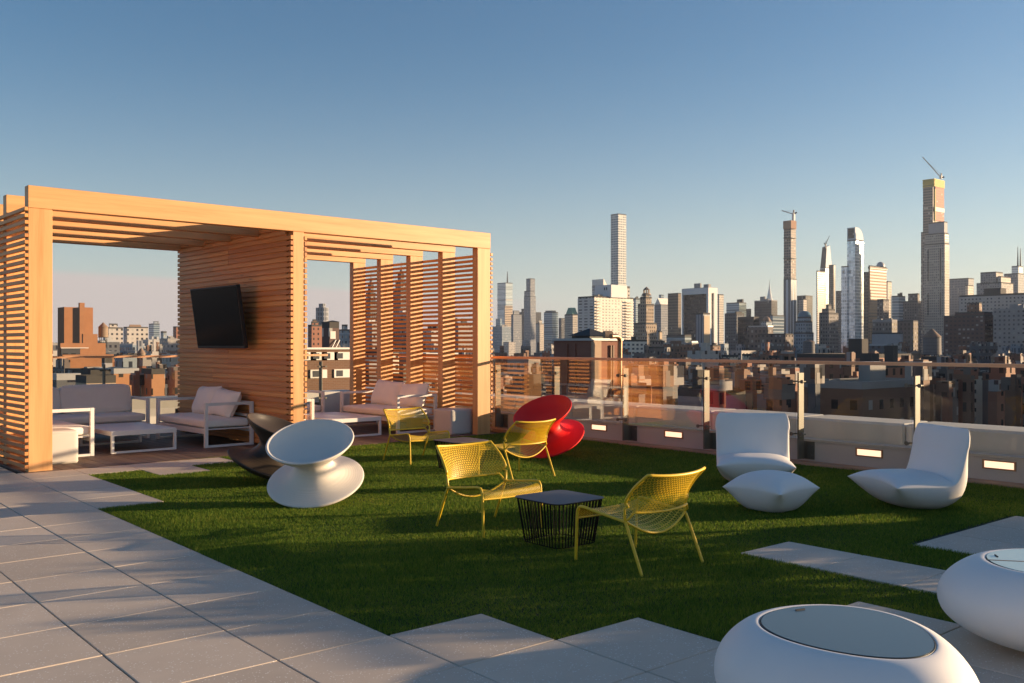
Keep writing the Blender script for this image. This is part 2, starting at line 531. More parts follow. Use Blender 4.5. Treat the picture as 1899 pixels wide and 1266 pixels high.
WALLX = 10.55
def pergola_front(X): return 11.955 + X*0.0353
def grassy(X, Y):
    """boolean mask of turf over arrays X, Y"""
    i = np.floor((X-TX)/TS).astype(int); j = np.floor((Y-TY)/TS).astype(int)
    ok = (X > TX) & (X < 10.37) & (Y < pergola_front(X)) & (Y > TY-8*TS)
    i2 = np.floor((X+0.085-TX)/TS).astype(int)
    far = i2 >= 5
    pv = np.zeros(X.shape, bool)
    for a in range(0, 13):
        for b in range(-9, 14):
            if paved(a, b):
                sel = (np.where(far & (j > -4), i2, i) == a) & (j == b)
                pv |= sel
    return ok & ~pv
def make_grass():
    n = 2300000
    X = NPR.uniform(TX, 10.37, n); Y = NPR.uniform(-0.5, 12.6, n)
    fw = X*CP + Y*SP; rt = X*SP - Y*CP
    d = np.maximum(fw, 0.8)
    px = CX + FPX*rt/d; py = HY + FPX*1.5/d
    vis = (fw > 0.9) & (px > -260) & (px < 2160) & (py < 1420)
    keep = NPR.random(n) < np.clip((4.2/d)**1.15, 0.12, 1.0)
    m = vis & keep & grassy(X, Y)
    X, Y, d = X[m], Y[m], d[m]
    k = len(X)
    X = X + NPR.normal(0, 0.006, k); Y = Y + NPR.normal(0, 0.006, k)
    h = NPR.uniform(0.018, 0.036, k) * (0.85 + 0.3*np.sin(X*2.1+np.sin(Y*1.7))*np.sin(Y*2.6))
    wd = 0.00145 * np.clip(d/3.4, 0.9, 3.4)
    a = NPR.uniform(0, 2*np.pi, k); l = NPR.uniform(0, 2*np.pi, k); lean = NPR.uniform(0.004, 0.026, k)
    V = np.zeros((k, 3, 3), np.float32)
    V[:,0,0] = X-wd*np.cos(a); V[:,0,1] = Y-wd*np.sin(a); V[:,0,2] = -0.012
    V[:,1,0] = X+wd*np.cos(a); V[:,1,1] = Y+wd*np.sin(a); V[:,1,2] = -0.012
    V[:,2,0] = X+lean*np.cos(l); V[:,2,1] = Y+lean*np.sin(l); V[:,2,2] = -0.012+h
    me = bpy.data.meshes.new('grass')
    base = [(TX, TY-8*TS, -0.014), (10.38, TY-8*TS, -0.014), (10.38, pergola_front(10.38), -0.014), (TX, pergola_front(TX), -0.014)]
    allv = np.concatenate([V.reshape(-1, 3), np.array(base, np.float32)])
    me.vertices.add(len(allv)); me.vertices.foreach_set('co', allv.ravel())
    nl = 3*k + 4
    me.loops.add(nl); me.loops.foreach_set('vertex_index', np.arange(nl, dtype=np.int32))
    me.polygons.add(k+1)
    me.polygons.foreach_set('loop_start', np.concatenate([np.arange(k)*3, [3*k]]).astype(np.int32))
    me.polygons.foreach_set('loop_total', np.concatenate([np.full(k, 3), [4]]).astype(np.int32))
    me.materials.append(GRASS); me.materials.append(SOIL)
    mi = np.zeros(k+1, np.int32); mi[-1] = 1
    me.polygons.foreach_set('material_index', mi)
    me.update(); me.validate()
    o = bpy.data.objects.new('grass', me); COL.objects.link(o)
    tag(o, 'dark green short pile turf with a stepped edge along the pale pavers', 'grass', kind='stuff')
    print('blades', k)
make_grass()

# ------------------------------------------------------------------ pergola (its own frame, turned 2 degrees)
PR = math.radians(2.02)
def PW(x, y, z=0.0):
    return (x*math.cos(PR) - y*math.sin(PR), x*math.sin(PR) + y*math.cos(PR), z)
PO = (6.765, 13.9)
perg = thing('pergola', 'cedar pergola of two bays with slatted side screens and slatted middle wall', 'pergola', PW(*PO), PR)
def lp(x): return x - PO[0]
def lq(y): return y - PO[1]
YB = [11.98 + 0.945*k for k in range(5)]
for k, yb in enumerate(YB):
    e = 0.004 if k else 0.0
    def post(x0, x1):
        m = MB(); m.bbox(lp(x0), lp(x1), lq(yb)+0.003, lq(yb)+0.137, 0.0, 3.104, 0.004); m.build('post', WZ, perg)
    post(3.193, 3.458); post(6.648, 6.822); post(10.058, 10.338)
    m = MB(); m.bbox(lp(3.19), lp(10.342), lq(yb), lq(yb)+0.14, 3.106, 3.368, 0.004); m.build('beam', WX, perg)
PITCH = 0.0775
def screen(x0, x1, rows, y0, y1, hgt=0.043, split=None, top_from=None):
    m = MB()
    for r in range(rows):
        z = 0.045 + r*PITCH
        ya = y0
        if z + hgt > 3.10 and top_from: ya = top_from
        cuts = [ya] + ([split + (0.0 if r % 7 < 4 else 0.55)] if split else []) + [y1]
        for a, b in zip(cuts[:-1], cuts[1:]):
            j = R.uniform(-0.0015, 0.0015)
            m.bbox(lp(x0)+j, lp(x1)+j, lq(a)+0.002, lq(b)-0.002, z, z+hgt, 0.003)
    return m.build('slat_screen', WY, perg)
screen(3.152, 3.191, 40, 11.975, 15.91)
screen(10.343, 10.386, 39, 11.975, 15.91)
screen(6.604, 6.645, 43, 11.972, 15.905, 0.057, 13.95, 12.13)
screen(6.825, 6.866, 43, 11.972, 15.905, 0.057, 13.95, 12.13)
m = MB(); m.box(lp(6.624), lp(6.846), lq(12.13), lq(15.86), 0.03, 3.35); m.build('wall_lining', WY, perg)

# wooden deck under the pergola
m = MB()
yb = 3.0
nb = 52
for k in range(nb):
    x0 = 3.14 + k*0.1405
    for a, b in ((11.93, 14.2+R.uniform(-1, 1)), (None, 17.1)):
        if a is None: a = prev
        m.bbox(lp(x0), lp(x0)+0.136, lq(a)+0.001, lq(b)-0.001, -0.03, 0.005+R.uniform(-0.0006, 0.0006), 0.003)
        prev = b
dk = m.build('wooden_deck', DECKW, None, PW(*PO), PR); dk['kind'] = 'structure'

# ------------------------------------------------------------------ furniture in the pergola
def rounded_block(name, w, d, h, mat, parent, loc=(0,0,0), rot=(0,0,0), puff=0.015, e=0.035, ears=0.0):
    """upholstered block: a fine rounded box that swells a little"""
    m = MB(); n = 14
    V, idx, F = [], {}, []
    def key(i, j, k):
        t = (i, j, k)
        if t in idx: return idx[t]
        p = [2*i/n-1, 2*j/n-1, 2*k/n-1]
        half = [w/2, d/2, h/2]
        q = [p[a]*half[a] for a in range(3)]
        inner = [max(-half[a]+e, min(half[a]-e, q[a])) for a in range(3)]
        dv = Vector([q[a]-inner[a] for a in range(3)])
        if dv.length > 1e-6: q = [inner[a]+dv.normalized()[a]*e for a in range(3)]
        s = [(1-abs(p[(a+1)%3])**3)*(1-abs(p[(a+2)%3])**3) for a in range(3)]
        q = [q[a] + (puff*s[a]*(1 if p[a] > 0 else -1) if abs(p[a]) > 0.99 else puff*0.3*s[a]*p[a]) for a in range(3)]
        idx[t] = len(V); V.append(q); return idx[t]
    for a in range(n):
        for b in range(n):
            for side in (0, n):
                for ax in range(3):
                    def c(u, v):
                        t = [0,0,0]; t[ax] = side; t[(ax+1)%3] = u; t[(ax+2)%3] = v
                        return key(*t)
                    f = (c(a,b), c(a+1,b), c(a+1,b+1), c(a,b+1))
                    F.append(f if side else f[::-1])
    m.add(V, F, 0, smooth=True)
    o = m.build(name, mat, parent, loc); o.rotation_euler = rot
    return o
def scatter_pillow(name, w, h, t, mat, parent, loc, rot):
    """loose cushion with pinched corners, standing in its own x-z plane"""
    m = MB(); n = 20
    for s in (1, -1):
        V, F = [], []
        for i in range(n+1):
            for j in range(n+1):
                u, v = 2*i/n-1, 2*j/n-1
                k = max(0.0, (1-u**4)*(1-v**4))**0.6
                pin = 1-0.05*(1-v*v)*abs(u)**2
                pin2 = 1-0.06*(1-u*u)*abs(v)**2
                V.append((u*w/2*pin, s*t/2*k + 0.006*math.sin(7*u+3*v), v*h/2*pin2))
        for i in range(n):
            for j in range(n):
                f = (i*(n+1)+j, (i+1)*(n+1)+j, (i+1)*(n+1)+j+1, i*(n+1)+j+1)
                F.append(f if s < 0 else f[::-1])
        m.add(V, F, 0, smooth=True)
    o = m.build(name, mat, parent, loc); o.rotation_euler = rot
    return o
def sofa(label, x, y, rz, wd, dp, cushions, arm=0.65):
    r = thing('outdoor_sofa', label, 'sofa', PW(x, y), PR+rz, 'white framed sofas in the pergola')
    for s in (-1, 1):
        m = MB(); xa = s*(wd/2-0.025)
        for p, q in (((xa,0.025,0.0),(xa,0.025,arm)), ((xa,dp-0.025,0.0),(xa,dp-0.025,arm)), ):
            m.box(xa-0.025, xa+0.025, p[1]-0.025, p[1]+0.025, 0.0, arm)
        m.box(xa-0.024, xa+0.024, 0.05, dp-0.05, arm-0.042, arm-0.001)
        m.box(xa-0.024, xa+0.024, 0.05, dp-0.05, 0.001, 0.036)
        bevel_mod(m.build('arm_frame', WHITEM, r), 0.004)
    m = MB()
    m.box(-wd/2+0.05, wd/2-0.05, 0.004, 0.046, 0.20, 0.275)
    m.box(-wd/2+0.05, wd/2-0.05, dp-0.05, dp-0.01, 0.20, 0.275)
    m.box(-wd/2+0.05, wd/2-0.05, 0.046, dp-0.05, 0.255, 0.272)
    m.build('seat_frame', WHITEM, r)
    m = MB()
    m.box(-wd/2+0.05, wd/2-0.05, dp-0.045, dp-0.015, arm-0.06, arm-0.004)
    m.box(-wd/2+0.05, wd/2-0.05, dp-0.045, dp-0.015, 0.42, 0.455)
    m.build('back_frame', WHITEM, r)
    rounded_block('seat_cushion', wd-0.11, dp-0.06, 0.125, FABRIC, r, (0, dp/2-0.015, 0.342), puff=0.012)
    for (cx, w_, h_, t_, tilt, dz) in cushions:
        if t_ < 0:
            rounded_block('back_cushion', w_, -t_, h_, FABRIC, r, (cx, dp-0.19, 0.41+h_/2), (math.radians(-tilt), 0, 0), puff=0.025)
        else:
            scatter_pillow('pillow', w_, h_, t_, FABRIC, r, (cx, dp-0.22-0.0*dz, 0.405+h_*0.47), (math.radians(-tilt), math.radians(dz), 0))
    return r
RZ90 = math.radians(90)
sofa('white sofa against the back rail in the left bay with two tall grey back cushions', 4.62, 15.02, 0, 2.34, 0.82,
     [(-0.56, 1.06, 0.42, -0.16, 12, 0), (0.54, 1.06, 0.43, -0.16, 14, 0)])
sofa('white loveseat under the wall television with two loose pillows', 5.83, 13.97, -RZ90, 1.82, 0.76,
     [(-0.22, 0.74, 0.47, 0.24, 20, -2), (0.40, 0.70, 0.44, 0.24, 24, 4)])
sofa('white sofa by the left slatted screen, its square arm frame half behind the post', 4.32, 14.08, RZ90, 1.86, 0.80,
     [(0.35, 0.60, 0.40, 0.2, 20, 0)])
sofa('white sofa at the back of the right bay with a pillow striped by sunlight', 7.95, 15.03, 0, 2.06, 0.80,
     [(-0.62, 0.62, 0.44, 0.2, 16, -4), (0.1, 0.62, 0.42, 0.2, 18, 3)])
sofa('white loveseat against the right slatted screen with two plump pillows', 9.13, 13.86, -RZ90, 1.80, 0.84,
     [(-0.28, 0.84, 0.47, 0.26, 20, 2), (0.48, 0.76, 0.44, 0.26, 22, -3)])
sofa('white sofa behind the middle post with only its front arm frame showing', 7.60, 13.95, RZ90, 1.84, 0.72,
     [(-0.3, 0.6, 0.4, 0.2, 20, 0)])
def coffee_table(label, x0, x1, y0, y1, h):
    r = thing('coffee_table', label, 'coffee table', PW((x0+x1)/2, (y0+y1)/2), PR, 'low white coffee tables')
    w_, d_ = (x1-x0)/2, (y1-y0)/2
    m = MB(); m.bbox(-w_, w_, -d_, d_, h-0.065, h, 0.004); m.build('tabletop', WHITEM, r)
    for sx in (-1, 1):
        for sy in (-1, 1):
            m = MB(); cx, cy = sx*(w_-0.022), sy*(d_-0.022)
            m.bbox(cx-0.02, cx+0.02, cy-0.02, cy+0.02, 0, h-0.066, 0.003); m.build('leg', WHITEM, r)
    for sy in (-1, 1):
        m = MB(); m.box(-w_+0.043, w_-0.043, sy*(d_-0.022)-0.019, sy*(d_-0.022)+0.019, 0.002, 0.032); m.build('foot_rail', WHITEM, r)
coffee_table('low white coffee table between the three sofas of the left bay', 4.56, 5.47, 13.20, 14.55, 0.31)
coffee_table('low white coffee table with sun glints in the right bay', 7.90, 8.84, 13.00, 14.45, 0.31)
def cube(label, x0, y0, s, h, mat):
    r = thing('cube_ottoman', label, 'ottoman', PW(x0+s/2, y0+s/2), PR, 'fabric cube ottomans')
    rounded_block('cushion_body', s, s, h, mat, r, (0, 0, h/2+0.002), puff=0.006, e=0.028)
    for zz in (0.035, h-0.03):
        m = MB()
        ring = [(-s/2+0.02, -s/2-0.001, zz), (s/2-0.02, -s/2-0.001, zz), (s/2+0.001, -s/2+0.02, zz), (s/2+0.001, s/2-0.02, zz), (s/2-0.02, s/2+0.001, zz), (-s/2+0.02, s/2+0.001, zz), (-s/2-0.001, s/2-0.02, zz), (-s/2-0.001, -s/2+0.02, zz)]
        m.tube(ring, 0.004, 6, closed=True)
        m.build('piping', mat, r)
cube('cream cube ottoman in full sun right behind the left front post', 3.47, 12.49, 0.445, 0.42, GREYFAB)
cube('shaded grey cube ottoman beside the right front post', 9.66, 12.18, 0.47, 0.42, GREYFAB)

# television on the middle wall
tv = thing('television', 'large black television tilted forward on the slatted middle wall', 'television', PW(6.62, 13.80, 1.95), PR)
def tvrot(o): o.rotation_euler = (0, math.radians(-8), 0)
m = MB(); m.bbox(-0.285, -0.225, -0.82, 0.82, -0.475, 0.475, 0.006); tvrot(m.build('casing', BLACKP, tv))
m = MB(); m.box(-0.2875, -0.2855, -0.80, 0.80, -0.435, 0.455); tvrot(m.build('screen', BLACKGL, tv))
m = MB(); m.box(-0.2245, -0.16, -0.55, 0.55, -0.3, 0.3); tvrot(m.build('rear_housing', BLACKP, tv))
m = MB()
for yy in (-0.2, 0.2): m.bar((0.0, yy, 0.0), (-0.17, yy, 0.0), 0.05, 0.05)
m.box(-0.024, -0.018, -0.3, 0.3, -0.2, 0.2); m.build('wall_bracket', BLACKP, tv)

# ------------------------------------------------------------------ glass railing, knee wall, parapet
RX = 10.365
def y_on(px, X):
    a, b = ray2(px); return X/a*b
posts = [y_on(x, RX) for x in (917.8, 1026.8, 1154, 1303.8, 1478.5, 1694)]
posts = [posts[0]+2.9, posts[0]+1.45] + posts + [posts[-1]-1.46, posts[-1]-2.92, posts[-1]-4.38, posts[-1]-5.84]
def railing(name, label, posts, place):
    """place(a, b, z): a along the rail, b outward"""
    r = thing(name, label, 'railing')
    def bx(m, a0, a1, b0, b1, z0, z1):
        m.box(a0, a1, b0, b1, z0, z1, rot=lambda p: place(*p))
    m = MB(); bx(m, min(posts)-0.1, max(posts)+0.1, -0.045, 0.03, 1.257, 1.297)
    bevel_mod(m.build('handrail', RAILW, r), 0.006)
    ps = sorted(posts)
    for p in ps:
        m = MB(); bx(m, p-0.022, p+0.0, 0.0, 0.115, 0.06, 1.143); po = bevel_mod(m.build('rail_post', STEEL, r), 0.003)
        m = MB(); bx(m, p-0.016, p-0.006, 0.115, 0.184, 0.055, 0.27); bx(m, p-0.13, p+0.11, 0.174, 0.184, 0.05, 0.275)
        for zz in (0.10, 0.22):
            for q in (-0.11, 0.09): m.lathe([(0.0, 0), (0.014, 0), (0.014, 0.012), (0.0, 0.012)], 8, c=place(p+q, 0.165, zz))
        m.build('mounting_plate', DARKPL, r)
        for zz in (1.035, 0.375):
            m = MB()
            for s in (-1, 1):
                a = p-0.011+s*0.075
                m.tube([place(a, -0.040, zz), place(a, -0.028, zz)], 0.024, 14)
                m.tube([place(a, -0.028, zz), place(a, 0.045, zz)], 0.010, 8)
                m.tube([place(a, 0.035, zz), place(p-0.011, 0.05, zz)], 0.009, 8)
            m.build('glass_clamp', STEEL, r)
    for a, b in zip(ps[:-1], ps[1:]):
        m = MB(); bx(m, a+0.008, b-0.03, -0.026, -0.014, 0.31, 1.252); m.build('glass_panel', PANE, r)
    return r
railing('glass_railing', 'glass railing with timber handrail and steel fin posts along the right edge of the roof', posts, lambda a, b, z: (RX+b, a, z))
bposts = [-0.5+1.46*k for k in range(1, 8)]
railing('glass_railing', 'glass railing seen through the pergola behind the sofas', [x for x in bposts], lambda a, b, z: (a, 17.75+b, z))

m = MB()
m.box(WALLX, WALLX+0.16, -6, 17.7, -0.034, 0.275)
m.box(WALLX-0.012, WALLX+0.17, -6, 17.7, 0.277, 0.302)
tag(m.build('knee_wall', WALLP), 'low taupe wall with lit step lights below the glass railing', 'wall')
m = MB()
y = -6.0
while y < 18.5:
    m.bbox(11.0, 11.70, y+0.004, y+1.456, -0.4, 0.535, 0.03); y += 1.46
tag(m.build('parapet', CONC), 'broad concrete parapet of square blocks beyond the glass', 'parapet')
m = MB(); m.box(10.71, 11.0, -6, 18.0, -0.5, -0.03); m.build('gutter', plain('dark_gutter', (0.03,0.03,0.03), 0.8))['kind'] = 'structure'
m = MB(); m.box(-4, 11.0, 18.4, 19.1, -0.4, 0.46)
tag(m.build('parapet', CONC), 'grey parapet behind the far glass railing seen through the left bay', 'parapet')
m = MB()
y = -6.0
while y < 13.2:
    m.bbox(10.375, WALLX-0.001, y+0.003, y+2.397, -0.034, 0.03, 0.006); y += 2.4
tag(m.build('curb', TAN), 'tan edging strip between the turf and the low wall', 'curb')

LAMP = NT('lit_step_lens'); LAMP.set(Base_Color=(0.9,0.8,0.7), Roughness=0.4)
LAMP.put(LAMP.b.inputs['Emission Color'], (1.0, 0.62, 0.38, 1)); LAMP.b.inputs['Emission Strength'].default_value = 0.6
LAMP = LAMP.m
COPPER = plain('bronze_lamp_frame', (0.32,0.18,0.10), 0.4, metal=0.6)
lamp0 = None
names = ['behind the red spool chair', 'below the third pane from the pergola', 'hidden behind the left white lounge chair', 'between the two white lounge chairs', 'to the right of the right white lounge chair', 'out beyond the right edge', ]
ly = [y_on(1111, WALLX), y_on(1249.5, WALLX)]
ly.append(ly[1]-1.44); ly += [y_on(1612, WALLX), y_on(1853, WALLX)]
for y, nm in zip(ly, names):
    if lamp0 is None:
        lamp0 = thing('step_light', 'x', 'step light', (WALLX, y, 0.20), 0, 'step lights in the low wall')
        m = MB()
        for (a, b, c, d) in ((-0.175, 0.175, 0.036, 0.05), (-0.175, 0.175, -0.05, -0.036), (-0.175, -0.155, -0.036, 0.036), (0.155, 0.175, -0.036, 0.036)):
            m.box(-0.010, -0.001, a, b, c, d)
        m.build('frame', COPPER, lamp0)
        m = MB(); m.box(-0.004, -0.001, -0.154, 0.154, -0.0355, 0.0355); m.build('lens', LAMP, lamp0)
        l = lamp0
    else:
        l = dup(lamp0, (WALLX, y, 0.20), 0, 'x')
    l['label'] = 'lit step light in the low wall ' + nm

# ------------------------------------------------------------------ long cedar trough with clipped greenery, added right of the frame to shade the terrace
pl = thing('shade_planter', 'long cedar trough with clipped greenery, added out of view to shade the terrace', 'shade_planter', (9.98, -1.9, 0))
m = MB()
for z in (0.03, 0.175, 0.32, 0.465):
    m.bbox(-0.30, -0.27, -4.4, 4.4, z, z+0.135, 0.004); m.bbox(0.27, 0.30, -4.4, 4.4, z, z+0.135, 0.004)
    m.bbox(-0.27, 0.27, -4.4, -4.37, z, z+0.135, 0.004); m.bbox(-0.27, 0.27, 4.37, 4.4, z, z+0.135, 0.004)
m.build('shade_planter_box', WY, pl)
m = MB(); m.box(-0.268, 0.268, -4.368, 4.368, 0.02, 0.54); m.build('potting_soil', SOIL, pl)
LEAF = plain('shade_hedge_leaves', (0.045,0.085,0.022), 0.55, var=0.5, scale=20)
m = MB()
for k in range(15000):
    y = R.uniform(-4.35, 4.38)
    top = (1.27 if y > 2.2 else 1.16 if y > 0.2 else 1.05) + 0.05*math.sin(y*3.1) + 0.04*math.sin(y*9.7+1)  # top heights stepped to set where the shade falls
    x = R.uniform(-0.27, 0.27); z = 0.5 + (top-0.5)*R.random()**0.8
    u = Vector((R.gauss(0,1), R.gauss(0,1), R.gauss(0,1))).normalized(); v = u.cross(Vector((R.gauss(0,1), R.gauss(0,1), R.gauss(0,1)))).normalized()
    c = Vector((x, y, z)); s = R.uniform(0.022, 0.038)
    m.add([c-u*s*1.5, c+v*s*.6, c+u*s*1.5, c-v*s*.6], [(0,1,2,3)])
m.build('shade_hedge', LEAF, pl)
# ------------------------------------------------------------------ yellow mesh chairs
def bez(pts, n=8):
    """Catmull-Rom through points"""
    P = [Vector(p) for p in pts]; P = [P[0]*2-P[1]] + P + [P[-1]*2-P[-2]]
    o = []
    for i in range(1, len(P)-2):
        for k in range(n):
            t = k/n
            a, b, c, d = P[i-1], P[i], P[i+1], P[i+2]
            o.append(0.5*((2*b)+(c-a)*t+(2*a-5*b+4*c-d)*t*t+(3*b-a-3*c+d)*t*t*t))
    o.append(P[-2]); return o
def lerp_path(path, t):
    x = t*(len(path)-1); i = min(int(x), len(path)-2)
    return path[i].lerp(path[i+1], x-i)
def perforated(m, S, nu, nv, hole=0.72):
    """sheet over S(u, v) as a lattice of triangles, each triangle with a hole"""
    def pt(i, j):
        return S(max(0.0, min(1.0, (i + 0.5*(j % 2) - 0.25)/(nu-0.5))), j/nv)
    for j in range(nv):
        a = [pt(i, j) for i in range(nu)]; b = [pt(i, j+1) for i in range(nu)]
        tris = []
        for i in range(nu-1):
            if j % 2 == 0: tris += [(a[i], a[i+1], b[i]), (b[i], a[i+1], b[i+1])]
            else: tris += [(a[i], b[i+1], b[i]), (a[i], a[i+1], b[i+1])]
        for t in tris:
            c = (t[0]+t[1]+t[2])/3
            q = [c + (p-c)*hole for p in t]
            m.add([*t, *q], [(0,1,4,3), (1,2,5,4), (2,0,3,5)])
def yellow_chair(label, loc, rz):
    r = thing('mesh_lounge_chair', label, 'chair', loc, rz, 'yellow perforated lounge chairs')
    hw = 0.305
    side = bez([(hw, 0.292, 0.30), (hw, 0.283, 0.352), (hw, 0.245, 0.378), (hw, 0.10, 0.362), (hw+0.003, -0.165, 0.332)], 6)
    for s in (-1, 1):
        def X(p): return Vector((p.x*s, p.y, p.z))
        m = MB(); m.tube([(s*hw, 0.305, 0.0), (s*hw, 0.293, 0.285)] + [X(p) for p in side[:9]], 0.0105, 8); m.build('leg', YELLOW, r)
        m = MB(); m.tube([(s*hw, -0.145, 0.345), (s*hw, -0.172, 0.315), (s*(hw+0.004), -0.315, 0.0)], 0.0105, 8); m.build('leg', YELLOW, r)
    m = MB()
    for s in (-1, 1):
        m.tube([Vector((p.x*s, p.y, p.z)) for p in side[8:]], 0.0105, 8)
    # seat surface: from the front lip over the bend to the sagging rear edge
    prof = bez([(0, 0.300, 0.292), (0, 0.296, 0.33), (0, 0.280, 0.361), (0, 0.245, 0.374), (0, 0.10, 0.362), (0, -0.165, 0.334)], 8)
    def S(u, v):
        p = lerp_path(prof, v); x = (u*2-1)
        sag = (1-x*x)
        k = max(0.0, v-0.28)/0.72
        return Vector((x*(hw-0.004), p.y - 0.03*sag*k, p.z - sag*(0.006+0.098*k**1.2)))
    perforated(m, S, 27, 28)
    rear = [S(u/20, 1.0) for u in range(21)]; m.tube(rear, 0.0085, 8)
    front = [S(u/12, 0.0) for u in range(13)]; m.tube(front, 0.006, 6)
    o = m.build('seat', YELLOW, r)
    # back: edges run from the joint out to an elbow and up to the top corner
    edge = bez([(0.272, -0.205, 0.392), (0.300, -0.185, 0.432), (0.312, -0.175, 0.47), (0.305, -0.24, 0.56), (0.288, -0.345, 0.655)], 6)
    cen = bez([(0, -0.262, 0.386), (0, -0.30, 0.47), (0, -0.345, 0.56), (0, -0.392, 0.640)], 6)
    def B(u, v):
        x = u*2-1
        e = lerp_path(edge, v); c = lerp_path(cen, v)
        a = abs(x)**2.2
        return Vector((e.x*x, c.y*(1-a)+e.y*a, c.z*(1-a)+e.z*a))
    m = MB()
    perforated(m, B, 27, 16)
    m.build('backrest', YELLOW, r)
    m = MB()
    top = [B(u/20, 1.0) for u in range(21)]
    bot = [B(u/20, 0.0) for u in range(21)]
    L = [Vector((-p.x, p.y, p.z)) for p in edge]
    J = Vector((hw, -0.16, 0.335)); JL = Vector((-hw, -0.16, 0.335))
    m.tube([JL, Vector((-0.314, -0.163, 0.42))] + L[6:] + top[1:-1] + edge[::-1][:len(edge)-6] + [Vector((0.314, -0.163, 0.42)), J], 0.0105, 8)
    m.tube([JL + Vector((0.004, 0, 0)), Vector((-0.296, -0.19, 0.358))] + bot + [Vector((0.296, -0.19, 0.358)), J - Vector((0.004, 0, 0))], 0.0085, 8)
    m.build('back_frame', YELLOW, r)
    return r
cD = (4.87, 4.43, 0)
ych = yellow_chair('yellow mesh lounge chair seen from behind, nearest and rightmost of the yellow chairs', cD, 0)
dup(ych, (4.85, 6.05, 0), math.radians(180), 'yellow mesh lounge chair facing the near wire table, beyond it')
dup(ych, (6.90, 10.11, 0), math.radians(180), 'yellow mesh lounge chair nearest the pergola sofas, farthest back on the turf')
dup(ych, (6.96, 8.20, 0), math.radians(0), 'yellow mesh lounge chair with its back to us in front of the red spool chair')

# ------------------------------------------------------------------ wire side tables
def rsq(h, n=10, corner=0.30):
    """rounded square outline, half size h"""
    P = []; c = h*corner
    for q in range(4):
        a0 = q*math.pi/2
        cx, cy = [(1,1), (-1,1), (-1,-1), (1,-1)][q]
        for k in range(n):
            a = a0 + math.pi/2*k/(n-1)
            P.append(((h-c)*cx + c*math.cos(a), (h-c)*cy + c*math.sin(a)))
    return P
def along(P, k, n):
    L = [0]
    for i in range(len(P)): L.append(L[-1]+math.dist(P[i], P[(i+1) % len(P)]))
    s = L[-1]*k/n
    for i in range(len(P)):
        if L[i+1] >= s:
            f = (s-L[i])/max(1e-9, L[i+1]-L[i]); a, b = P[i], P[(i+1) % len(P)]
            return (a[0]+(b[0]-a[0])*f, a[1]+(b[1]-a[1])*f)
    return P[0]
def wire_table(label, loc, rz):
    r = thing('wire_side_table', label, 'side table', loc, rz, 'wire basket side tables')
    m = MB(); m.prism(rsq(0.262), 0.338, 0.343); m.build('tabletop', TABTOP, r)
    m = MB()
    A = rsq(0.250); Bq = rsq(0.205)
    n = 56
    for k in range(n):
        a, b = along(A, k, n), along(Bq, k, n)
        m.tube([(a[0], a[1], 0.337), (b[0], b[1], 0.006)], 0.0043, 5)
    m.tube([(x, y, 0.006) for x, y in Bq], 0.0035, 5, closed=True)
    m.tube([(x, y, 0.333) for x, y in A], 0.0035, 5, closed=True)
    m.build('wire_basket', DARKST, r)
    return r
wt = wire_table('dark wire side table between the two nearest yellow chairs', (4.885, 5.245, 0), 0)
dup(wt, (6.88, 9.14, 0), 0, 'dark wire side table between the two farther yellow chairs')

# ------------------------------------------------------------------ spool chairs
SPIN = [(0.0, 0.0), (0.10, 0.006), (0.22, 0.032), (0.33, 0.072), (0.41, 0.112), (0.445, 0.138), (0.458, 0.156), (0.456, 0.170), (0.440, 0.180),
        (0.40, 0.192), (0.34, 0.212), (0.28, 0.243), (0.225, 0.29), (0.190, 0.35), (0.178, 0.405), (0.186, 0.452), (0.214, 0.498), (0.258, 0.540), (0.308, 0.586),
        (0.358, 0.636), (0.392, 0.680), (0.408, 0.704), (0.407, 0.716), (0.397, 0.721), (0.384, 0.713), (0.366, 0.690), (0.338, 0.654), (0.296, 0.618), (0.24, 0.588), (0.16, 0.568), (0.08, 0.561), (0.0, 0.559)]
SPIN = [(r_*1.0, z_*0.79) for r_, z_ in SPIN]
def spool(label, mat, X, Y, lean_cam, lean_right, spin=0.0):
    r = thing('spool_chair', label, 'spinning chair', (X, Y, 0), 0, 'spinning spool chairs')
    prof = [Vector((a, 0, b)) for a, b in SPIN]
    fine = bez(prof, 4)
    m = MB(); m.lathe([(max(0.0, p.x), p.z) for p in fine], 96)
    o = m.build('spool_body', mat, r)
    d = math.hypot(X, Y); tc = Vector((-X/d, -Y/d, 0)); rt = Vector((Y/d, -X/d, 0))
    ax = (Vector((0, 0, 1)) + tc*math.tan(math.radians(lean_cam)) + rt*math.tan(math.radians(lean_right))).normalized()
    q = Vector((0, 0, 1)).rotation_difference(ax)
    M = q.to_matrix()
    zs = [(M @ Vector(v)).z for v in m.v]
    k = min(range(len(zs)), key=lambda i: zs[i])
    contact = M @ Vector(m.v[k])
    o.rotation_euler = M.to_euler()
    o.location = (-contact.x, -contact.y, -contact.z - 0.008)
    return r
spool('white spool chair tilted forward on the sunlit turf', SPINW, 4.12, 7.86, 24, -8)
spool('black spool chair leaning right behind the white one', SPINB, 4.83, 9.40, 8, 21)
spool('red spool chair tilted to the left by the glass railing', SPINR, 8.25, 9.32, 25, -19)

